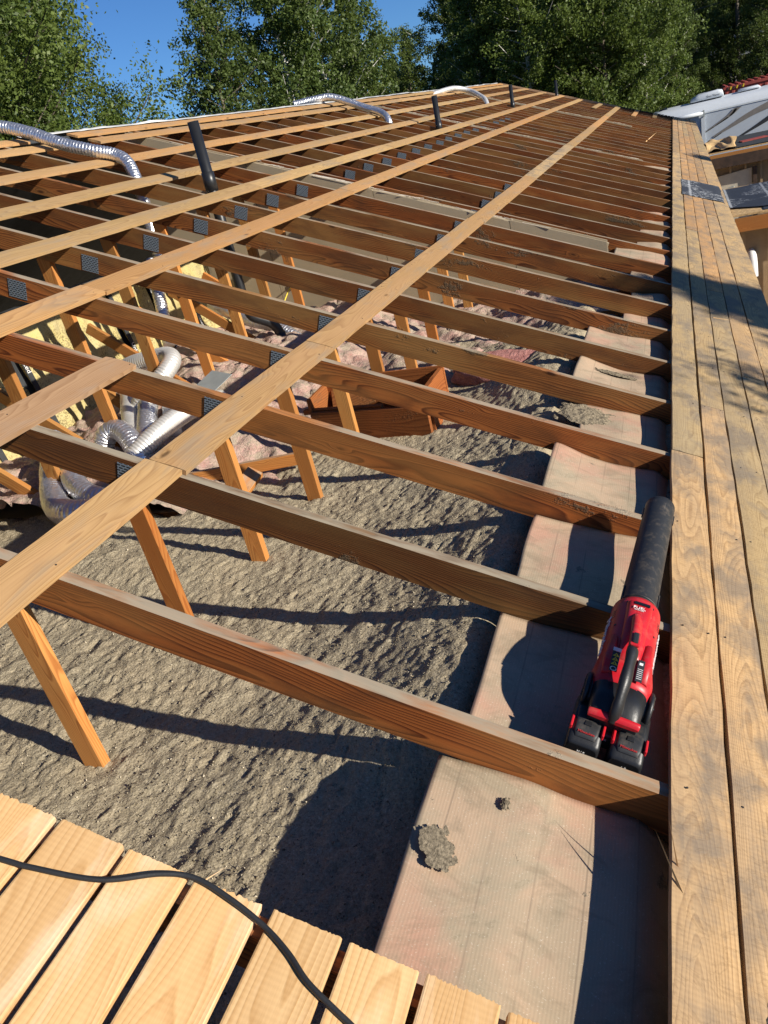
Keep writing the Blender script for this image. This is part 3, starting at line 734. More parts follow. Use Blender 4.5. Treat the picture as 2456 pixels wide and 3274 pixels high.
# dirt heap on the third baffle and on the last board in the corner
def heap(loc, sx, sy, sz, label, sd, rotz=0):
    bm = bmesh.new(); bmesh.ops.create_grid(bm, x_segments=40, y_segments=40, size=1)
    for v in bm.verts:
        r = v.co.length; q = Vector((v.co.x * 2.5 + sd, v.co.y * 2.5, 0))
        hh = max(0, 1 - r * r * (1.3 + 1.1 * mnoise.noise(q) + .6 * mnoise.noise(q * 3.1))) ** .7
        v.co.z = hh * (1 + .6 * mnoise.noise(q * 2)) + .25 * hh * mnoise.noise(q * 9)
        v.co = Vector((v.co.x * sx, v.co.y * sy, v.co.z * sz))
    bmesh.ops.delete(bm, geom=[f for f in bm.faces if max(v.co.z for v in f.verts) < .02 * sz], context='FACES')
    me = bpy.data.meshes.new('heap'); bm.to_mesh(me); bm.free()
    tag(link('dirt_heap', me, M['clod'], None, Matrix.Translation(loc) @ Matrix.Rotation(PITCH, 4, 'Y') @ Matrix.Rotation(rotz, 4, 'Z')), label, 'dirt', kind='stuff')
heap(RW(-.37, 2.28, -.112), .15, .13, .022, 'dark crumbly heap of loose fill on a cardboard baffle', 3)
heap(RW(-.27, 2.92, -.094), .12, .025, .008, 'thin line of crumbs lying on a cardboard baffle', 8)
heap(RW(.215, -.47, .021), .06, .1, .012, 'dirt and crumbs on the board in the bottom right corner', 5)
heap(RW(-.462, -.27, -.1045), .04, .06, .0015, 'patch of dark crumbs on the largest cardboard baffle', 11, .6)
heap(RW(-.34, -.10, -.100), .012, .018, .006, 'small clod on the largest cardboard baffle', 14)

# ------------------------------------------------------------------ party walls of gypsum board
def zroof(x, n): return -(x - n * SP) * SP / CP + n * CP
for w, (yw, x0, label) in enumerate([(5.93, -.52, 'nearest tan gypsum party wall rising between the trusses'), (13.0, -.45, 'second tan gypsum party wall, halfway along the roof'), (20.0, -.9, 'farthest tan gypsum party wall, near the far vent pipes')]):
    o = empty('party_wall', (-2.5, yw, 0)); tag(o, label, 'wall', 'gypsum party walls')
    edges = [-5.0, -3.78, -2.56, -1.34, x0]
    for lay, yy in ((0, yw), (1, yw + .055)):
        for i in range(4):
            xa, xb = edges[i] + .003, edges[i + 1] - .003
            top = -.006 - .012 * ((i * 7 + w) % 3) / 2 + (.006 if lay else 0)
            quad('gypsum_panel', [(xa, yy, -.16), (xb, yy, -.16), (xb, yy, max(-.1, zroof(xb, top))), (xa, yy, zroof(xa, top))], M['gyp'], o, .014)
    for i, (sa, sb) in enumerate(((-5.2, -2.1), (-2.09, x0 / CP + .02))):
        beam('top_plate', RW(sa, yw + .034, -.03), RW(sb, yw + .034, -.03), .036, .03, RW(0, 0, 1), M['gyp'], o)
    for i in range(26):
        x = rng.uniform(-4.8, x0 - .2)
        sz = rng.uniform(.02, .06)
        beam('torn_paper', RW(x / CP, yw + rng.uniform(-.012, .07), -.004), RW(x / CP + rng.uniform(.08, .4), yw + rng.uniform(-.012, .07), rng.uniform(-.006, .008)), .006, .003, RW(0, 0, 1), M['gypcore'], o, .0006)
    if w == 0:
        hole = bpy.data.meshes.new('hole'); bm = bmesh.new(); bmesh.ops.create_cone(bm, cap_ends=True, segments=24, radius1=.032, radius2=.032, depth=.004); bm.to_mesh(hole); bm.free()
        link('cable_hole', hole, M['felt'], o, frame(Vector((-3.62, yw - .016, .34)), (1, 0, 0), (0, -1, 0)))
        link('cable', tube_me('cable', smooth_path([(-3.62, yw + .0, .345), (-3.64, yw - .12, .30), (-3.70, yw - .26, .16), (-3.8, yw - .4, .02)], 6), .006, 8), M['warn'], o, Matrix.Identity(4))

# ------------------------------------------------------------------ vent pipes
VP = ['tall black vent pipe nearest the camera, leaning above the second board rows', 'second black vent pipe, by the middle foil duct', 'third black vent pipe, by the far aluminium duct', 'farthest short black vent pipe near the far gable']
for (x, y, zt), lab in zip([(-3.32, 4.44, 1.89), (-3.325, 11.6, 1.845), (-3.43, 18.92, 1.87), (-3.27, 25.91, 1.81)], VP):
    o = empty('vent_pipe', (x, y, zt - .7)); tag(o, lab, 'pipe', 'black plastic vent pipes')
    def lathe(name, prof, mat):
        V = []; F = []; ns = 24
        for (r, z) in prof:
            for j in range(ns): V.append((r * math.cos(2 * math.pi * j / ns), r * math.sin(2 * math.pi * j / ns), z))
        for k in range(len(prof) - 1):
            for j in range(ns): F.append((k * ns + j, k * ns + (j + 1) % ns, (k + 1) * ns + (j + 1) % ns, (k + 1) * ns + j))
        me = mesh_np(name, V, F, True); return me
    Rp = .043
    tilt = Matrix.Rotation(R(1.2), 4, 'Y')
    link('pipe', lathe('pipe', [(Rp - .006, zt - .3 - zt + .0), (Rp - .006, 0), (Rp, 0), (Rp, -.9), (Rp, -1.42)], M['abs']), M['abs'], o, Matrix.Translation((x, y, zt)) @ tilt)
    link('coupling', lathe('coupling', [(Rp + .001, -.36), (Rp + .007, -.362), (Rp + .007, -.5), (Rp + .001, -.502)], M['abs']), M['abs'], o, Matrix.Translation((x, y, zt)) @ tilt)
# elbow at the attic floor
el = empty('drain_elbow', (-3.2, 4.6, 0)); tag(el, 'black plastic pipe elbow dropping into the pink insulation', 'pipe')
pth = smooth_path([(-3.335, 4.44, .5), (-3.325, 4.45, .38), (-3.23, 4.57, .27), (-3.195, 4.61, .16), (-3.19, 4.61, -.06)], 8)
link('pipe', tube_me('pipe', pth, .042, 18), M['abs'], el, Matrix.Identity(4))
link('coupling', tube_me('coupling', [Vector((-3.192, 4.61, .07)), Vector((-3.195, 4.61, .17))], .049, 18), M['abs'], el, Matrix.Identity(4))

# ------------------------------------------------------------------ flexible ducts
def duct(pts, r, label, mat='foil', pitch=.026, amp=.10, crumple=.05, name='flexible_duct', group='flexible ducts'):
    r *= .78 if pts[0][2] > 1.2 else .92
    path = resample(smooth_path(pts, 14), pitch / 4)
    sd = len(pts) * 3.1 + pts[0][0]
    cnt = [0]
    def rad(k, j):
        w = [0, .6, 1, .6][k % 4]
        c = mnoise.noise(Vector((k * .06, math.cos(j * .45) * 1.6, math.sin(j * .45) * 1.6 + sd)))
        c2 = mnoise.noise(Vector((k * .35, math.cos(j * .45) * 3.6 + sd, math.sin(j * .45) * 3.6)))
        return r * (1 - amp * (1 - w) + crumple * c + crumple * .6 * c2)
    o = link(name, tube_me(name, path, rad, 20, True, True), M[mat], None, Matrix.Identity(4))
    return tag(o, label, 'duct', group)
A = [(-6.2, 4.2, .03), (-5.75, 4.35, .09), (-5.52, 4.44, .115), (-5.28, 4.46, .11), (-5.0, 4.46, .085), (-4.75, 4.50, .08), (-4.58, 4.57, .072), (-4.42, 4.53, .03), (-4.22, 4.4, -.16), (-4.05, 4.3, -.45), (-3.95, 4.3, -.75)]
duct([RW(*q) for q in A], .066, 'shiny foil duct lying over the ridge and dropping between the nearest trusses')
A = [(-5.95, 11.3, -.06), (-5.6, 11.45, .08), (-5.42, 11.5, .13), (-5.15, 11.5, .12), (-4.8, 11.42, .09), (-4.5, 11.3, .08), (-4.3, 11.1, .02), (-4.18, 11.0, -.2), (-4.1, 10.95, -.5)]
duct([RW(*q) for q in A], .07, 'middle foil duct draped across the ridge boards')
A = [(-5.5, 17.9, -.06), (-5.25, 18.5, .09), (-5.1, 18.9, .13), (-4.8, 19.0, .12), (-4.5, 18.7, .08), (-4.28, 18.4, .02), (-4.1, 18.1, -.2), (-4.0, 17.95, -.5)]
duct([RW(*q) for q in A], .07, 'far aluminium duct arching over the ridge boards', 'alu', .03, .03, .02)
# heap of ducts on the attic floor
duct([(-3.80, 2.35, .20), (-3.62, 2.12, .16), (-3.42, 1.84, .08), (-3.20, 1.62, .05), (-3.02, 1.54, .05), (-2.86, 1.60, .03), (-2.74, 1.75, .0)], .085, 'fat foil duct curling on the grey loose fill at the left')
duct([(-3.48, 2.2, .18), (-3.34, 1.95, .14), (-3.17, 1.78, .10), (-2.98, 1.70, .06), (-2.8, 1.75, .0)], .072, 'second foil duct nested inside the curl of the fat foil duct')
duct([(-3.2, 2.1, .14), (-3.02, 1.92, .10), (-2.82, 1.84, .03)], .055, 'small foil duct end behind the nested ducts')
duct([(-3.80, 3.25, .28), (-3.58, 2.90, .18), (-3.34, 2.55, .08), (-3.25, 2.40, .02)], .072, 'smooth grey duct, leftmost of the bundle under the trusses', 'alu', .03, .02, .05)
duct([(-3.55, 3.12, .26), (-3.36, 2.80, .17), (-3.2, 2.5, .08), (-3.08, 2.3, .02)], .075, 'crinkled foil duct in the middle of the bundle')
duct([(-3.38, 3.15, .22), (-3.22, 2.86, .14), (-3.05, 2.6, .06)], .06, 'aluminium duct behind the bundle under the trusses', 'alu', .02, .06, .01)
duct([(-2.83, 2.92, .16), (-2.87, 2.74, .20), (-2.94, 2.52, .19), (-3.02, 2.34, .14), (-3.12, 2.2, .06)], .072, 'bright ribbed aluminium duct lying across the bundle', 'alu', .02, .08, .01)
duct([(-3.45, 2.32, .02), (-3.40, 2.38, .17), (-3.30, 2.40, .20), (-3.16, 2.32, .14), (-3.05, 2.2, .02)], .075, 'foil duct elbow at the foot of the ribbed duct')
duct([(-3.95, 3.32, .34), (-3.72, 3.28, .40), (-3.52, 3.27, .42), (-3.37, 3.24, .43), (-3.28, 3.14, .41), (-3.30, 3.02, .35), (-3.42, 2.92, .26), (-3.55, 2.9, .14)], .07, 'ribbed aluminium duct loop around a truss web', 'alu', .02, .08, .01)
duct([(-4.1, 5.1, .42), (-3.8, 4.95, .33), (-3.57, 4.85, .26), (-3.40, 4.85, .20), (-3.25, 4.8, .14), (-3.1, 4.75, .05)], .065, 'foil duct end beside the black drain elbow')
duct([(-4.35, 4.75, .95), (-4.2, 4.5, .7), (-4.12, 4.35, .52), (-4.05, 4.2, .3)], .06, 'foil duct hanging behind the yellow batts')

# galvanised sheet scrap
o = beam('metal_sheet', (-2.97, 2.95, .29), (-2.76, 2.85, .27), .24, .003, (.25, -.45, .85), M['galv'])
tag(o, 'flat galvanised metal sheet leaning above the pink insulation', 'metal sheet')

# ------------------------------------------------------------------ open wooden box
bx = empty('wooden_box', (-1.85, 2.95, -.1)); tag(bx, 'open plywood box standing in the insulation under the trusses', 'box')
A_, B_, C_, D_ = Vector((-1.27, 2.53, 0)), Vector((-2.05, 2.64, 0)), Vector((-2.06, 2.95, 0)), Vector((-1.27, 2.90, 0))
def panel(a, b, z0, z1, nm='side_panel', t=.02):
    a = Vector((a.x, a.y, (z0 + z1) / 2)); b = Vector((b.x, b.y, (z0 + z1) / 2))
    return beam(nm, a, b, t, z1 - z0, (0, 0, 1), M['ply'], bx)
panel(A_, B_, -.16, .09, 'front_panel', .028); panel(B_, C_, -.16, .17, t=.018); panel(C_, D_ + Vector((.02, 0, 0)), -.16, .20, 'back_panel', .018); panel(D_, A_ + Vector((0, .03, 0)), -.16, .19, t=.03)
beam('front_rail', A_ + Vector((-.30, .085, .085)), B_ + Vector((-.06, .04, .085)), .038, .03, (0, 0, 1), M['ply'], bx)
beam('lid_panel', (-2.0, 2.86, .05), (-1.72, 2.9, .12), .22, .012, (-.2, -.6, .7), M['ply'], bx)
tag(beam('lumber_offcut', (-2.75, 2.06, -.04), (-1.95, 2.24, -.03), .03, .07, (0, 0, 1), M['web']), 'length of lumber half buried at the edge of the pink insulation', 'lumber')
tag(beam('lumber_offcut', (-2.18, 1.74, -.06), (-2.12, 1.98, .02), .09, .036, (.3, -.6, .6), M['web']), 'short lumber offcut leaning in the loose fill behind the first board row', 'lumber')
tag(beam('felt_scrap', (-4.95, 3.1, .9), (-4.75, 3.5, .93), .3, .004, (0, 0, 1), M['felt']), 'dark felt scrap on the ledge above the yellow batts', 'felt')

# ------------------------------------------------------------------ power cord
pts = [(-1.75, -.78), (-1.45, -.735), (-1.194, -.704), (-1.128, -.695), (-1.01, -.668), (-.919, -.619), (-.858, -.602), (-.782, -.612), (-.705, -.631), (-.649, -.656), (-.602, -.685), (-.544, -.707), (-.507, -.72), (-.43, -.75), (-.3, -.83)]
path = smooth_path([RW(s, y - .004, .0262 + (.004 if -.95 < s < -.75 else 0)) for s, y in pts], 12)
tag(link('power_cord', tube_me('power_cord', path, .0052, 12), M['rubber'], None, Matrix.Identity(4)), 'black power cord snaking over the fresh boards', 'cord')

# ------------------------------------------------------------------ leaf blower
BA, BB = RW(-.148, .135, .032), RW(-.066, 1.175, .088)
bl = empty('leaf_blower', BA); tag(bl, 'red and black cordless leaf blower lying beside the eave boards', 'leaf blower')
BF = frame(BA, BB - BA, RW(-.05, 0, 1))          # local X forward along the tube, Y left, Z up
def bpart(name, me, mat, parent=bl, T=None):
    return link(name, me, M[mat], parent, BF @ T if T is not None else BF)
def sup(hw, zb, zt, e, n=36, cy=0.):
    out = []
    for j in range(n):
        a = 2 * math.pi * j / n; c, s = math.cos(a), math.sin(a)
        y = hw * math.copysign(abs(c) ** (2 / e), c); hz = (zt - zb) / 2
        z = (zt + zb) / 2 + hz * math.copysign(abs(s) ** (2 / e), s); out.append((y + cy, z))
    return out
def loft(name, secs, n=36, caps=True):
    V = []; F = []
    for (x, hw, zb, zt, e, *r) in secs:
        sh = r[0] if r else 0.
        V += [(x + sh * (z - zb), y, z) for y, z in sup(hw, zb, zt, e, n)]
    for k in range(len(secs) - 1):
        for j in range(n): F.append((k * n + j, k * n + (j + 1) % n, (k + 1) * n + (j + 1) % n, (k + 1) * n + j))
    if caps: F.append(tuple(range(n - 1, -1, -1))); F.append(tuple((len(secs) - 1) * n + j for j in range(n)))
    me = mesh_np(name, V, F, True)
    bm = bmesh.new(); bm.from_mesh(me); bmesh.ops.recalc_face_normals(bm, faces=bm.faces); bm.to_mesh(me); bm.free()
    me.polygons.foreach_set('use_smooth', [len(p.vertices) == 4 for p in me.polygons]); return me
tube = loft('nozzle_tube', [(.40, .054, -.054, .054, 2), (.47, .0525, -.0525, .0525, 2), (.75, .0505, -.0505, .0505, 2), (1.01, .0495, -.0495, .0495, 2), (1.043, .0495, -.0495, .0495, 2), (1.043, .045, -.045, .045, 2), (.9, .045, -.045, .045, 2)], 40, False)
tb = bpart('nozzle_tube', tube, 'blk2')
for sd in (-1, 1):
    for k in range(9):
        x = .60 + k * .018
        a = R(25 if sd > 0 else 155)
    bpart('tube_rib', box_me('tube_rib', .11, .004, .008, .001), 'blk2', tb, Matrix.Translation((.47, sd * .0505, .018)))
    bpart('tube_lug', box_me('tube_lug', .05, .006, .012, .001), 'blk2', tb, Matrix.Translation((.985, sd * .050, .0)))
body = loft('body', [(.075, .070, -.055, .058, 2.6), (.10, .076, -.058, .062, 2.7), (.135, .077, -.060, .064, 2.6), (.19, .070, -.062, .065, 2.5), (.28, .067, -.064, .067, 2.3), (.38, .0675, -.066, .068, 2.1), (.415, .0675, -.066, .0675, 2.0), (.428, .066, -.065, .066, 2.0), (.431, .054, -.054, .054, 2.0)], 44)
bd = bpart('body', body, 'red')
# raised spine and facets on the top of the shell
bpart('spine', loft('spine', [(.155, .030, .02, .066, 3), (.19, .032, .02, .074, 3), (.30, .033, .02, .078, 3), (.395, .036, .02, .076, 3.5), (.405, .036, .02, .066, 3.5)], 28), 'red', bd)
bpart('side_facet', loft('side_facet', [(.10, .012, .03, .060, 3), (.16, .016, .03, .070, 3), (.24, .010, .03, .066, 3)], 16), 'red', bd, Matrix.Translation((0, .045, 0)))
bpart('side_facet', loft('side_facet', [(.10, .012, .03, .060, 3), (.16, .016, .03, .070, 3), (.24, .010, .03, .066, 3)], 16), 'red', bd, Matrix.Translation((0, -.045, 0)))
bpart('rear_housing', loft('rear_housing', [(-.012, .058, -.055, .022, 4), (.0, .062, -.055, .034, 4), (.03, .064, -.055, .045, 3.6), (.078, .069, -.055, .0575, 3)], 40), 'blk')
bpart('rear_trim', loft('rear_trim', [(-.019, .061, .012, .022, 3.5), (-.012, .063, .016, .028, 3.5), (-.006, .0628, .022, .0325, 3.5)], 36), 'red')
# intakes on both sides
for sd in (-1, 1):
    ring = bmesh.new()
    me = tube_me('intake_guard', [Vector((.085 + .042 * math.cos(a), sd * .078, -.012 + .042 * math.sin(a))) for a in np.linspace(0, 2 * math.pi, 33)], .007, 8, False)
    g = bpart('intake_guard', me, 'blk')
    dk = bmesh.new(); bmesh.ops.create_cone(dk, cap_ends=True, segments=28, radius1=.042, radius2=.036, depth=.02); mk = bpy.data.meshes.new('intake'); dk.to_mesh(mk); dk.free(); ring.free()
    bpart('intake', mk, 'blk', g, Matrix.Translation((.085, sd * .072, -.012)) @ Matrix.Rotation(R(-90 * sd), 4, 'X'))
    for k in range(3): bpart('guard_bar', box_me('guard_bar', .084, .004, .005, .001), 'blk2', g, Matrix.Translation((.085, sd * .085, -.012)) @ Matrix.Rotation(R(60 * k), 4, 'Y'))
# handle: red neck, black grip, trigger
hp = smooth_path([(.335, 0, .062), (.30, 0, .078), (.25, 0, .097), (.20, 0, .109), (.14, 0, .113)], 6)
def hr(a, b):
    return lambda k, j: a * abs(math.cos(2 * math.pi * j / 16)) ** 1 * 0 + a
hd = bpart('handle', tube_me('handle_neck', hp, lambda k, j: .0155 + .003 * math.cos(4 * math.pi * j / 16) - .0001 * k, 16), 'red')
gp = smooth_path([(.15, 0, .1125), (.12, 0, .112), (.08, 0, .104), (.04, 0, .086), (.012, 0, .062), (-.004, 0, .034), (-.010, 0, .012)], 6)
bpart('grip', tube_me('grip', gp, lambda k, j: .0142 + .0022 * math.cos(4 * math.pi * j / 16) + .001 * math.sin(k * .5), 16), 'blk', hd)
bpart('speed_switch', box_me('speed_switch', .046, .014, .012, .004, 2), 'blk2', hd, Matrix.Translation((.178, 0, .1255)) @ Matrix.Rotation(R(9), 4, 'Y'))
bpart('switch_frame', box_me('switch_frame', .062, .023, .008, .003, 2), 'red', hd, Matrix.Translation((.178, 0, .1225)) @ Matrix.Rotation(R(9), 4, 'Y'))
# display window and lettering (local X is forward, so text reads from the rear)
TOPZ = .0775
trot = Matrix.Rotation(R(-90), 4, 'Z')
bpart('display_window', box_me('display_window', .012, .042, .003, .001), 'glass', bd, Matrix.Translation((.385, -.004, TOPZ)))
bpart('lettering', text_me('FUEL', .0155), 'white', bd, Matrix.Translation((.363, .002, TOPZ + .0012)) @ trot)
bpart('lettering', text_me('BRUSHLESS', .0052), 'white', bd, Matrix.Translation((.354, .002, TOPZ + .0014)) @ trot)
for sd in (1, -1):
    mt = text_me('Milwaukee', .036, .0008)
    T = Matrix.Translation((.275, sd * .0685, .018)) @ (Matrix.Rotation(R(180), 4, 'Z') if sd > 0 else Matrix.Identity(4)) @ Matrix.Rotation(R(75), 4, 'X')
    bpart('lettering', mt, 'white', bd, T)
stk = bpart('warning_sticker', box_me('warning_sticker', .075, .020, .001, .0003), 'navy', bd, Matrix.Translation((.135, .032, .0695)))
for k, x in enumerate((.158, .142, .126)):
    tri = mesh_np('warning_triangle', [(-.006, -.0085, 0), (-.006, .0085, 0), (.008, 0, 0)], [(0, 2, 1)])
    bpart('warning_triangle', tri, 'warn', stk, Matrix.Translation((x, .032, .0707)))
    bpart('warning_mark', box_me('warning_mark', .007, .0016, .0004, 0), 'navy', stk, Matrix.Translation((x - .001, .032, .0712)))
bpart('info_sticker', box_me('info_sticker', .014, .021, .001, .0003), 'white', bd, Matrix.Translation((.179, .032, .0710)))
pr = bpart('ban_ring', tube_me('ban_ring', [Vector((.106 + .007 * math.cos(a), .032 + .007 * math.sin(a), .0707)) for a in np.linspace(0, 2 * math.pi, 25)], .0012, 6, False), 'white', stk)
st2 = bpart('spec_sticker', box_me('spec_sticker', .08, .017, .001, .0003), 'navy', bd, Matrix.Translation((.13, -.032, .0695)))
for k in range(6): bpart('print_line', box_me('print_line', .0016, .013, .0004, 0), 'white', st2, Matrix.Translation((.10 + k * .007, -.032, .0702)))
bpart('print_seal', box_me('print_seal', .009, .009, .0004, 0), 'white', st2, Matrix.Translation((.155, -.032, .0702)))
for x, yy in ((.40, .035), (.40, -.035), (.30, .052), (.30, -.052), (.215, .055), (.215, -.055)):
    sc_ = bmesh.new(); bmesh.ops.create_cone(sc_, cap_ends=True, segments=10, radius1=.0034, radius2=.0034, depth=.002); sm = bpy.data.meshes.new('screw'); sc_.to_mesh(sm); sc_.free()
    zz = .0672 * (1 - (abs(yy) / .0675) ** 2.3) ** (1 / 2.3)
    bpart('screw', sm, 'blk', bd, Matrix.Translation((x, yy, zz)) @ Matrix.Rotation(math.atan2(-yy, zz), 4, 'X'))
for sd in (1, -1):
    for k in range(4): bpart('cooling_slot', box_me('cooling_slot', .004, .012, .004, .001), 'blk', bd, Matrix.Translation((.345 + k * .009, sd * .058, .0345)) @ Matrix.Rotation(R(-58 * sd), 4, 'X'))
bpart('seam_ring', loft('seam_ring', [(.452, .0545, -.0545, .0545, 2), (.456, .0555, -.0555, .0555, 2), (.462, .0545, -.0545, .0545, 2)], 40), 'blk2', tb)
# batteries
for sd, tx in ((1, 'left'), (-1, 'right')):
    yc = .051 * sd
    sec = [(-.082, .036, -.105, -.030, 6), (-.074, .041, -.108, -.020, 6), (.0, .041, -.108, -.010, 6), (.06, .041, -.108, -.004, 6)]
    bt = bpart('battery', loft('battery', sec, 40), 'blk', bl, Matrix.Translation((0, yc, 0)))
    cap = loft('battery_cap', [(-.066, .024, -.03, -.0165, 5), (-.05, .029, -.03, -.010, 5), (.02, .031, -.02, .0005, 5)], 28)
    bpart('battery_cap', cap, 'blk2', bt, Matrix.Translation((0, yc, 0)))
    for q in (1, -1): bpart('release_button', box_me('release_button', .038, .007, .018, .002), 'red', bt, Matrix.Translation((-.028, yc + q * .0385, -.016)))
    bpart('battery_latch', box_me('battery_latch', .014, .018, .004, .001), 'blk', bt, Matrix.Translation((-.026, yc, -.006)))
    bpart('lettering', text_me('Milwaukee', .0095), 'redprint', bt, Matrix.Translation((-.054, yc, -.0100)) @ trot @ Matrix.Rotation(R(14), 4, 'X'))
    bpart('lettering', text_me('M18' if sd > 0 else '6.0', .011), 'white', bt, Matrix.Translation((-.0825, yc, -.05)) @ Matrix.Rotation(R(-90), 4, 'Z') @ Matrix.Rotation(R(90), 4, 'X'))
    if sd > 0: bpart('lettering', text_me('XC8.0', .0105), 'white', bt, Matrix.Translation((-.0835, yc, -.063)) @ Matrix.Rotation(R(-90), 4, 'Z') @ Matrix.Rotation(R(90), 4, 'X'))
bpart('battery_bridge', box_me('battery_bridge', .09, .05, .05, .004), 'blk2', bl, Matrix.Translation((.02, 0, -.05)))
bpart('lettering', text_me('2x', .012), 'white', bl, Matrix.Translation((-.0265, .006, -.04)) @ Matrix.Rotation(R(-90), 4, 'Z') @ Matrix.Rotation(R(90), 4, 'X'))

# ------------------------------------------------------------------ porch roofs at the right
def porch(y0, y1, z, label, tar_over):
    o = empty('porch', (1.6, (y0 + y1) / 2, GZ)); tag(o, label, 'porch', 'entry porches along the eave')
    quad('roof_deck', [(.66, y0, z), (3.4, y0, z - .02), (3.4, y1, z - .02), (.66, y1, z)], M['osb'], o, .018)
    beam('edge_beam', (.68, y0 + .02, z - .12), (3.4, y0 + .02, z - .14), .04, .16, (0, 0, 1), M['web'], o)
    beam('edge_beam', (.68, y1 - .02, z - .12), (3.4, y1 - .02, z - .14), .04, .16, (0, 0, 1), M['web'], o)
    quad('side_wall', [(.2, y0 + .25, GZ), (3.2, y0 + .25, GZ), (3.2, y0 + .25, z - .2), (.2, y0 + .25, z - .2)], M['siding'], o, .08)
    for i in range(10): beam('siding_batten', (.5 + i * .28, y0 + .16, GZ), (.5 + i * .28, y0 + .16, z - .22), .04, .012, (0, 1, 0), M['siding'], o)
    return o
p1 = porch(9.05, 11.35, -.285, 'nearer entry porch roof with black printed underlay and bare board ends', True)
# underlay sheet that laps over the eave boards
nu, nv = 40, 16; P = np.zeros((nu, nv, 3))
for i in range(nu):
    x = .12 + (3.3 - .12) * (i / (nu - 1)) ** 1.4
    for j in range(nv):
        v = j / (nv - 1); wlo = 9.75 if x < .66 else 9.55 - .3 * min(1, (x - .66) / .4); whi = 11.3 if x < .66 else 11.2
        y = wlo + (whi - wlo) * v
        zr_ = -x * SP / CP + .021 / CP if x < .66 else -.278
        P[i, j] = (x, y, max(zr_, -.276 if x > .6 else -9) + .008 + .006 * mnoise.noise(Vector((x * 5, y * 4, 0))))
link('underlay_sheet', grid_mesh('underlay_sheet', P), M['tar'], p1, Matrix.Identity(4))
ub = quad('underlay_sheet', [(1.0, 9.1, -.279), (3.3, 9.1, -.299), (3.3, 11.3, -.299), (1.0, 11.3, -.279)], M['tar'], p1, .002)
# white vent elbow on the porch wall
pv = smooth_path([(.86, 9.35, -.80), (.86, 9.22, -.80), (.865, 9.15, -.83), (.87, 9.13, -.92), (.875, 9.13, -1.05)], 6)
tag(link('pipe_elbow', tube_me('pipe_elbow', pv, .055, 16), M['pvc'], None, Matrix.Identity(4)), 'white plastic pipe elbow below the nearer porch roof', 'pipe')
p2 = porch(16.65, 19.1, -.30, 'farther entry porch with torn dark roofing and a cream door panel', False)
quad('old_roofing', [(1.15, 16.7, -.283), (3.4, 16.7, -.302), (3.4, 19.05, -.302), (1.0, 19.05, -.283)], M['felt'], p2, .006)
nu, nv = 24, 20; f1 = field(nu, nv, 2, 3, 77); P = np.zeros((nu, nv, 3))
for i in range(nu):
    for j in range(nv): P[i, j] = (.66 + .55 * i / (nu - 1) + .05 * f1[0, j] * (i == nu - 1), 16.7 + 2.2 * j / (nv - 1), -.262 + .035 * f1[i, j])
link('torn_roofing', grid_mesh('torn_roofing', P), M['osb'], p2, Matrix.Identity(4))
link('red_flashing', box_me('red_flashing', .5, .25, .02), M['contred'], p2, Matrix.Translation((1.55, 17.6, -.275)) @ Matrix.Rotation(.2, 4, 'Z'))
beam('dark_beam', (.6, 16.62, -.50), (3.4, 16.62, -.52), .05, .2, (0, 0, 1), M['trimbrown'], p2)
quad('door_panel', [(.75, 16.8, GZ), (1.45, 16.8, GZ), (1.45, 16.8, -.72), (.75, 16.8, -.78)], M['cream'], p2, .04)
beam('door_frame', (1.5, 16.76, GZ), (1.5, 16.76, -.7), .07, .05, (0, 1, 0), M['trimbrown'], p2)
link('door_handle', box_me('door_handle', .14, .03, .03, .005), M['galv'], p2, Matrix.Translation((1.05, 16.75, -1.02)) @ Matrix.Rotation(R(-12), 4, 'Y'))
# shutter board at the gap between the porches
# ------------------------------------------------------------------ motorhome
rv = empty('motorhome', (3.5, 30.3, GZ)); tag(rv, 'white motorhome with brown swoosh decals parked past the far eave', 'motorhome')
def rv_shell():
    V = []; F = []
    prof = [(29.0, GZ + .45), (29.0, -.34), (29.02, -.2), (29.08, -.08), (29.2, .02), (29.4, .085), (30.2, .13), (31.0, .085), (31.3, -.05), (31.4, -.3), (31.4, GZ + .45)]
    xs_ = [(-.95, -.75, .75), (-.85, -.35, .88), (-.65, -.12, .96), (-.3, 0, 1), (1, 0, 1), (4, 0, 1), (8.2, 0, 1)]
    for (x, dz, k) in xs_:
        for (y, z) in prof:
            yc = 30.2 + (y - 30.2) * (k if z > -.5 else max(k, .97)); zz = z + (dz * .35 if z > -.5 else 0); V.append((x, yc, zz))
    n = len(prof)
    for i in range(len(xs_) - 1):
        for j in range(n): F.append((i * n + j, i * n + (j + 1) % n, (i + 1) * n + (j + 1) % n, (i + 1) * n + j))
    F.append(tuple(range(n))); F.append(tuple((len(xs_) - 1) * n + j for j in range(n - 1, -1, -1)))
    return mesh_np('shell', V, F, True)
sh = link('shell', rv_shell(), M['rvwhite'], rv, Matrix.Identity(4))
quad('side_panel', [(-.25, 28.985, GZ + .5), (8.1, 28.985, GZ + .5), (8.1, 28.985, -.23), (-.25, 28.985, -.23)], M['rvside'], rv, .012)
beam('gutter_rail', (-.3, 28.97, -.20), (8.1, 28.97, -.20), .03, .025, (0, 0, 1), M['rvwhite'], rv)
link('awning_roll', tube_me('awning_roll', [Vector((-.25, 28.9, -.20)), Vector((.93, 28.9, -.20))], .055, 16), M['rvwhite'], rv, Matrix.Identity(4))
beam('awning_bracket', (.95, 28.9, -.12), (.95, 28.9, -.32), .05, .09, (0, 1, 0), M['galv'], rv)
beam('awning_arm', (.92, 28.95, -.3), (.92, 28.95, -2.2), .11, .03, (0, 1, 0), M['rvwhite'], rv)
quad('entry_door', [(.1, 28.97, -2.4), (.78, 28.97, -2.4), (.78, 28.97, -.42), (.1, 28.97, -.42)], M['rvside'], rv, .02)
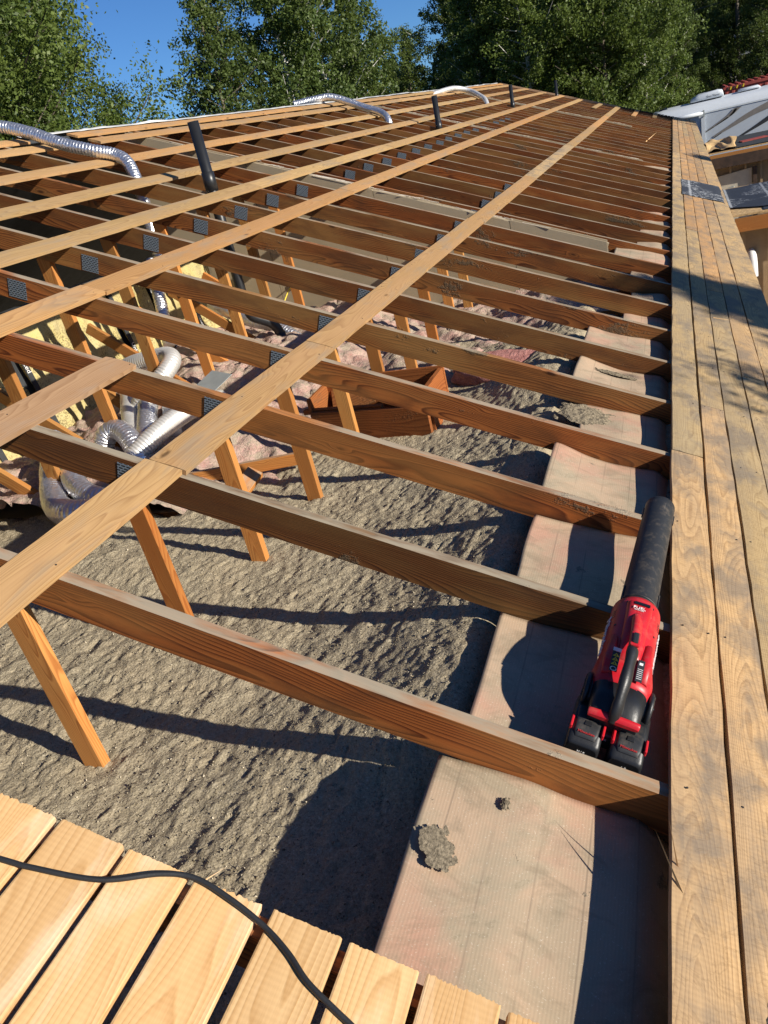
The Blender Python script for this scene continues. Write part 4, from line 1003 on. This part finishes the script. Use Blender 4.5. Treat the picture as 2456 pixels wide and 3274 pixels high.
link('lettering', text_me('10', .16), M['navy'], rv, frame(Vector((.33, 28.94, -.40)), (1, 0, 0), (0, -1, 0)))
def swoosh(pts_a, pts_b, mat):
    a = smooth_path([Vector((x, 28.966, z)) for x, z in pts_a], 6); b = smooth_path([Vector((x, 28.966, z)) for x, z in pts_b], 6)
    V = a + b; n = len(a); F = [(i, i + 1, n + i + 1, n + i) for i in range(n - 1)]
    link('swoosh_decal', mesh_np('swoosh', V, F), M[mat], rv, Matrix.Identity(4))
swoosh([(.86, -.84), (1.3, -.62), (1.68, -.42), (1.86, -.27)], [(.9, -.84), (1.36, -.66), (1.8, -.46), (2.1, -.26)], 'taupe')
swoosh([(.9, -.84), (1.34, -.64), (1.74, -.44), (1.9, -.27)], [(.92, -.84), (1.36, -.66), (1.8, -.46), (2.0, -.26)], 'navy')
swoosh([(1.2, -.98), (1.7, -.75), (2.3, -.48), (3.0, -.25)], [(1.25, -1.0), (1.8, -.82), (2.5, -.58), (3.2, -.42)], 'taupe')
swoosh([(1.95, -1.15), (2.4, -.95), (2.8, -.75), (3.2, -.55)], [(2.1, -1.15), (2.5, -1.0), (2.9, -.85), (3.3, -.68)], 'navy')
swoosh([(1.15, -1.05), (1.3, -.99), (1.45, -.92)], [(1.18, -1.06), (1.34, -1.0), (1.5, -.92)], 'navy')
for x in (5.2, 6.1):
    bm = bmesh.new(); bmesh.ops.create_cone(bm, cap_ends=True, segments=28, radius1=.38, radius2=.38, depth=.25); bmesh.ops.bevel(bm, geom=[e for e in bm.edges if len(e.link_faces) == 2 and abs(e.calc_face_angle(0)) > 1], offset=.04, segments=2, affect='EDGES')
    me = bpy.data.meshes.new('wheel'); bm.to_mesh(me); bm.free()
    wh = link('wheel', me, M['rubber'], rv, Matrix.Translation((x, 29.08, GZ + .38)) @ Matrix.Rotation(R(90), 4, 'X'))
ac = loft('roof_air_conditioner', [(0.0, .30, 0, .06, 4), (.05, .34, 0, .13, 4), (.28, .36, 0, .215, 4), (.85, .36, 0, .235, 5), (1.0, .34, 0, .20, 5), (1.03, .33, 0, .08, 5)], 32)
aco = link('roof_air_conditioner', ac, M['rvwhite'], rv, Matrix.Translation((.57, 29.95, .13)))
link('grille', box_me('grille', .3, .3, .02), M['glass'], aco, Matrix.Translation((1.25, 29.95, .362)))
link('lettering', text_me('Duo-Therm', .085), M['navy'], aco, frame(Vector((1.28, 29.585, .22)), (1, 0, 0), (0, -1, 0)))
link('roof_vent', loft('roof_vent', [(0, .2, 0, .05, 4), (.06, .24, 0, .09, 4), (.6, .24, 0, .09, 4), (.66, .2, 0, .04, 4)], 24), M['rvwhite'], rv, Matrix.Translation((2.05, 29.9, .125)))
link('roof_dome', loft('roof_dome', [(0, .14, 0, .05, 3), (.06, .17, 0, .12, 3), (.25, .17, 0, .14, 3), (.32, .14, 0, .05, 3)], 20), M['glass'], rv, Matrix.Translation((-.45, 30.0, .04)))

# red steel container behind
ct = empty('shipping_container', (5, 38.5, -2.7)); tag(ct, 'red corrugated steel container behind the motorhome', 'container')
link('shell', box_me('shell', 6.0, 2.4, 2.7, .03), M['contred'], ct, Matrix.Translation((5.0, 39.2, -1.27)))
for i in range(24):
    beam('roof_rib', (2.12 + i * .25, 38.05, .10), (2.12 + i * .25, 40.35, .10), .11, .05, (0, 0, 1), M['contred'], ct, .015)
    beam('wall_rib', (2.12 + i * .25, 37.985, -2.5), (2.12 + i * .25, 37.985, -.1), .11, .04, (0, 1, 0), M['contred'], ct, .012)
beam('top_rail', (2.0, 37.98, .03), (8.0, 37.98, .03), .06, .1, (0, 0, 1), M['contred'], ct)
for i in range(6): beam('hazard_stripe', (2.15 + i * .12, 37.94, -.05), (2.19 + i * .12, 37.94, .06), .05, .004, (0, 1, 0), M['warn'] if i % 2 else M['felt'], ct, .0005)

# grey house uphill
ho = empty('uphill_house', (2, 53, 0)); tag(ho, 'dark house with grey shingle roof half hidden by trees', 'house')
quad('roof', [(-2.4, 50, 1.0), (9, 50, 1.0), (9, 53.2, 2.55), (-2.4, 53.2, 2.55)], M['shingle'], ho, .08)
quad('roof', [(9, 56.5, 1.0), (-2.4, 56.5, 1.0), (-2.4, 53.2, 2.55), (9, 53.2, 2.55)], M['shingle'], ho, .08)
quad('wall', [(-2.0, 50.4, -2.2), (8.6, 50.4, -2.2), (8.6, 50.4, 1.0), (-2.0, 50.4, 1.0)], M['housewall'], ho, .12)
quad('wall', [(-2.0, 56, -2.2), (-2.0, 50.5, -2.2), (-2.0, 50.5, 1.0), (-2.0, 53.2, 2.4), (-2.0, 56, 1.0)], M['housewall'], ho, .12)
beam('fascia', (-2.4, 49.97, .95), (9, 49.97, .95), .03, .14, (0, 0, 1), M['trimbrown'], ho)
for x in (-1.2, 1.5, 4.2):
    w_ = quad('window', [(x, 50.26, -.5), (x + .8, 50.26, -.5), (x + .8, 50.26, .5), (x, 50.26, .5)], M['cream'], ho, .04)
    quad('pane', [(x + .07, 50.21, -.43), (x + .73, 50.21, -.43), (x + .73, 50.21, .43), (x + .07, 50.21, .43)], M['glass'], w_, .01)
po = empty('utility_pole', (3.04, 45, -2.5)); tag(po, 'dark utility pole among the trees at the right', 'pole')
link('pole', tube_me('pole', [Vector((3.04, 45, -2.6)), Vector((3.04, 45, 6.2))], .09, 12), M['pole'], po, Matrix.Identity(4))
beam('crossarm', (2.3, 45, 5.6), (3.8, 45, 5.6), .1, .1, (0, 0, 1), M['pole'], po)
cp = smooth_path([(-40, 60, 5.4), (-20, 52, 4.2), (-5, 47, 3.5), (3.04, 45, 3.5), (14, 42, 3.6), (30, 38, 4.6)], 6)
tag(link('overhead_cable', tube_me('overhead_cable', cp, .018, 6), M['wirem'], None, Matrix.Identity(4)), 'overhead cable crossing in front of the right-hand trees', 'cable')

# ------------------------------------------------------------------ trees
def make_crown(seed, height, width, nleaf, leaf, nbr, shape='poplar', low=.12):
    g = np.random.default_rng(seed); rr = random.Random(seed)
    limbs = []; pts = []
    lean = Vector((rr.uniform(-.04, .04), rr.uniform(-.04, .04), 0)) * height
    tr = [Vector((0, 0, 0))]
    for i in range(1, 11):
        t = i / 10; tr.append(Vector((lean.x * t * t + rr.uniform(-.012, .012) * height * t, lean.y * t * t + rr.uniform(-.012, .012) * height * t, height * t * .97)))
    def trunk_at(t):
        f_ = t * 10; i = min(9, int(f_)); return tr[i].lerp(tr[i + 1], f_ - i)
    def prof(t):                                           # crown radius against height
        if shape == 'poplar': return width * (.55 + .45 * math.sin(math.pi * min(1, (t - low) / (1 - low)) ** .8)) * (1 - max(0, t - .72) / .28 * .78)
        if shape == 'round': return width * max(.12, math.sin(math.pi * min(1, max(0, (t - low) / (1 - low))) ** .75) ** .6)
        return width * (1 - t) ** .8 + .1
    for b in range(nbr):
        t = low + (1 - low) * (b + rr.random()) / nbr * .97
        L = prof(t) * rr.uniform(.55, 1.15); az = b * 2.4 + rr.uniform(-.5, .5); rise = rr.uniform(.35, 1.1)
        a = trunk_at(t); e = a + Vector((math.cos(az) * L, math.sin(az) * L, rise * L * .8))
        mid = a.lerp(e, .5) + Vector((0, 0, -.06 * L)); limbs.append((a, mid, e, .012 * height * (1 - t * .8) * .35))
        k = max(3, int(L * 6))
        for q in range(k):
            f_ = .3 + .75 * q / k; p = a.lerp(mid, min(1, f_ * 2)) if f_ < .5 else mid.lerp(e, min(1.1, f_ * 2 - 1))
            sub = rr.uniform(.12, .34) * (.6 + L * .25); off = Vector((rr.gauss(0, 1), rr.gauss(0, 1), rr.gauss(0, .8))) * sub
            pts.append((p + off, sub * .62))
    for q in range(14):
        t = .82 + .18 * q / 14; pts.append((trunk_at(t) + Vector((rr.gauss(0, .08), rr.gauss(0, .08), .1)), .22))
    P = np.array([list(p) for p, _ in pts]); Sg = np.array([s for _, s in pts])
    pick = g.integers(0, len(P), nleaf)
    cen = P[pick] + np.clip(g.standard_normal((nleaf, 3)), -1.5, 1.5) * Sg[pick][:, None] * np.array([1, 1, .85])
    nrm_ = g.standard_normal((nleaf, 3)) + np.array([0, 0, .6]); nrm_ /= np.linalg.norm(nrm_, axis=1)[:, None]
    ta = np.cross(nrm_, g.standard_normal((nleaf, 3))); ta /= np.linalg.norm(ta, axis=1)[:, None]; tb_ = np.cross(nrm_, ta)
    sz = leaf * g.uniform(.6, 1.3, nleaf)[:, None]
    V = np.stack([cen - ta * sz, cen + tb_ * sz * .62 + nrm_ * sz * .1, cen + ta * sz, cen - tb_ * sz * .62 + nrm_ * sz * .1], 1).reshape(-1, 3)
    me = bpy.data.meshes.new('crown'); me.vertices.add(len(V)); me.vertices.foreach_set('co', V.reshape(-1).astype(np.float32))
    me.loops.add(nleaf * 4); me.loops.foreach_set('vertex_index', np.arange(nleaf * 4, dtype=np.int32)); me.polygons.add(nleaf); me.polygons.foreach_set('loop_start', np.arange(0, nleaf * 4, 4, dtype=np.int32)); me.update(calc_edges=True)
    # trunk and limbs as one woody mesh
    bmv = []; bmf = []
    def addtube(path, r0, r1, ns=7):
        base_ = len(bmv)
        for k, p in enumerate(path):
            t = (path[min(k + 1, len(path) - 1)] - path[max(0, k - 1)]).normalized(); n1 = t.orthogonal().normalized(); n2 = t.cross(n1); r = r0 + (r1 - r0) * k / (len(path) - 1)
            for j in range(ns): bmv.append(p + (n1 * math.cos(6.2832 * j / ns) + n2 * math.sin(6.2832 * j / ns)) * r)
        for k in range(len(path) - 1):
            for j in range(ns): bmf.append((base_ + k * ns + j, base_ + k * ns + (j + 1) % ns, base_ + (k + 1) * ns + (j + 1) % ns, base_ + (k + 1) * ns + j))
    addtube(tr, .011 * height, .002 * height, 10)
    for a, mid, e, r in limbs: addtube([a, mid, e], r, r * .3, 5)
    return me, mesh_np('trunk', bmv, bmf, True)
VAR = {
 'near': make_crown(1, 13, 3.3, 110000, .046, 130, 'round', .06),
 'shadow_column': make_crown(9, 5.6, .13, 9000, .035, 90, 'poplar', .3),
 'thin': make_crown(2, 11, 1.7, 26000, .05, 60, 'poplar', .08),
 'a': make_crown(3, 13, 2.3, 60000, .055, 80, 'poplar', .05),
 'b': make_crown(4, 12, 2.0, 50000, .055, 70, 'poplar', .05),
 'c': make_crown(5, 11, 2.7, 60000, .06, 80, 'round', .05),
 'shrub': make_crown(6, 7.6, 1.0, 26000, .06, 70, 'round', .3),
 'far': make_crown(8, 12, 2.6, 30000, .11, 60, 'poplar', .03),
}
def gz(x, y): return float(ground_z(np.array(float(x)), np.array(float(y))))
def tree(var, x, y, label, rot=0, sc=1., leaf='leaf', bark='bark', group=None, base=None):
    me, tm = VAR[var]; z = gz(x, y) - .05 if base is None else base
    key = (var, leaf, bark)
    if key not in TM:
        a = me.copy(); a.materials.append(M[leaf]); b = tm.copy(); b.materials.append(M[bark]); TM[key] = (a, b)
    o = bpy.data.objects.new('broadleaf_tree', None); C.objects.link(o); o.location = (x, y, z); o.rotation_euler = (0, 0, rot); o.scale = (sc, sc, sc); o.empty_display_size = .5
    for nm, mm_ in (('trunk', TM[key][1]), ('crown', TM[key][0])):
        q = bpy.data.objects.new(nm, mm_); C.objects.link(q); q.parent = o
    return tag(o, label, 'tree', group)
TM = {}
def polar(az, d): a = R(az); return .09 + d * math.sin(a), -1.31 + d * math.cos(a)
# left group
x, y = polar(-43, 20); tree('near', x, y, 'big leafy tree filling the top left corner', .3, 1.0, 'leaf')
x, y = polar(-39.2, 23); tree('near', x, y, 'leafy tree just right of the big corner tree', 2.0, .80, 'leaf')
x, y = polar(-48, 18); tree('near', x, y, 'leafy tree at the left edge behind the near foil duct', 4.0, .95, 'leafdark')
x, y = polar(-36.6, 27); tree('c', x, y, 'low leafy tree filling under the left crown edge', 1.0, .58, 'leaf')
# row of trees beyond the roof, left to right: (az, distance, variant, scale, leaf, bark, label)
row = [(-29.2, 24, 'thin', .86, 'leafdark', 'bark'), (-27.2, 25, 'thin', .90, 'leafdark', 'bark'), (-24.3, 26, 'b', .93, 'leafdark', 'birch'), (-21.6, 28, 'a', .92, 'leafdark', 'birch'),
       (-19.2, 31, 'b', .86, 'leaf', 'bark'), (-16.4, 42, 'b', .74, 'leaf', 'bark'), (-13.2, 38, 'a', .80, 'leaf', 'birch'), (-11.4, 34, 'b', .84, 'leaf', 'birch'), (-8.6, 33, 'a', .9, 'leaf', 'birch'),
       (-6.3, 36, 'b', .95, 'leaf', 'birch'), (-4.0, 33, 'c', .9, 'leaf', 'bark'), (-1.6, 35, 'a', .72, 'leaf', 'birch'), (.9, 46, 'c', .52, 'leaf', 'bark'), (3.4, 47, 'c', .62, 'leafdark', 'bark')]
for i, (az, d, v, s, lf, bk_) in enumerate(row):
    x, y = polar(az, d); tree(v, x, y, '%s tree from the left in the front row beyond the roof' % ordinal(i + 1), i * 1.7, s, lf, bk_, 'front row of trees beyond the roof')
low = [(-33.8, 40, 'far', .42), (-31.8, 50, 'far', .40), (-31.2, 40, 'c', .42), (-28.5, 34, 'c', .5), (-25.5, 33, 'c', .6), (-22.5, 36, 'c', .7), (-18, 36, 'c', .55), (-15, 35, 'c', .5), (-10, 40, 'c', .6), (-3, 40, 'c', .6), (-7, 42, 'c', .7)]
for i, (az, d, v, s) in enumerate(low):
    x, y = polar(az, d); tree(v, x, y, '%s low bushy tree from the left filling between the taller trunks' % ordinal(i + 1), i * 2.3, s, 'leafspruce' if i % 2 else 'leaf', 'bark', 'low trees behind the ridge')
back = [(-24, 60), (-20, 62), (-17, 66), (-14, 60), (-11, 58), (-8, 60), (-5.5, 57), (-3, 62), (-.5, 64), (2, 66), (4.5, 64), (7, 60), (9, 56), (-9.5, 75), (-4, 78), (1, 80), (5, 78), (8.5, 74)]
for i, (az, d) in enumerate(back):
    x, y = polar(az, d); tree('far', x, y, '%s dark tree in the hillside wood behind the house' % ordinal(i + 1), i * 1.1, 1.0 + .25 * ((i * 37) % 10) / 10 - (.35 if az < -12 else 0), 'leafspruce', 'bark', 'hillside wood')
mid_ = [(.2, 42, 'b', .62), (2.2, 50, 'b', .75), (5.4, 44, 'b', .75), (7.2, 47, 'a', .8)]
for i, (az, d, v, s) in enumerate(mid_):
    x, y = polar(az, d); tree(v, x, y, ['slim tree left of the grey roofed house', 'slim tree in front of the grey roofed house', 'tree right of the utility pole', 'tree at the right edge above the red container'][i], i * 2.1, s, 'leafdark', 'bark')
# trees standing right of the house: they throw the broken shade on the eave
tree('shrub', 10.2, 2.25, 'young tree whose crown shades the middle eave boards', .5, 1.0)
tree('shrub', 11.5, 12.6, 'young tree whose crown shades the far eave boards', 1.9, .98)
tree('shadow_column', 6.1, 1.56, 'added slim columnar tree shaped to shade the nearer eave boards', 2.2, 1.0)  # unseen, made up as a narrow caster for the finger-shaped shadow
for i, (x, y, s) in enumerate([(18, 22, 1.0), (24, 48, 1.2)]):
    tree('a', x, y, ['tree beyond the right edge nearest the porches', 'farthest tree beyond the right edge'][i], i, s, 'leafdark')
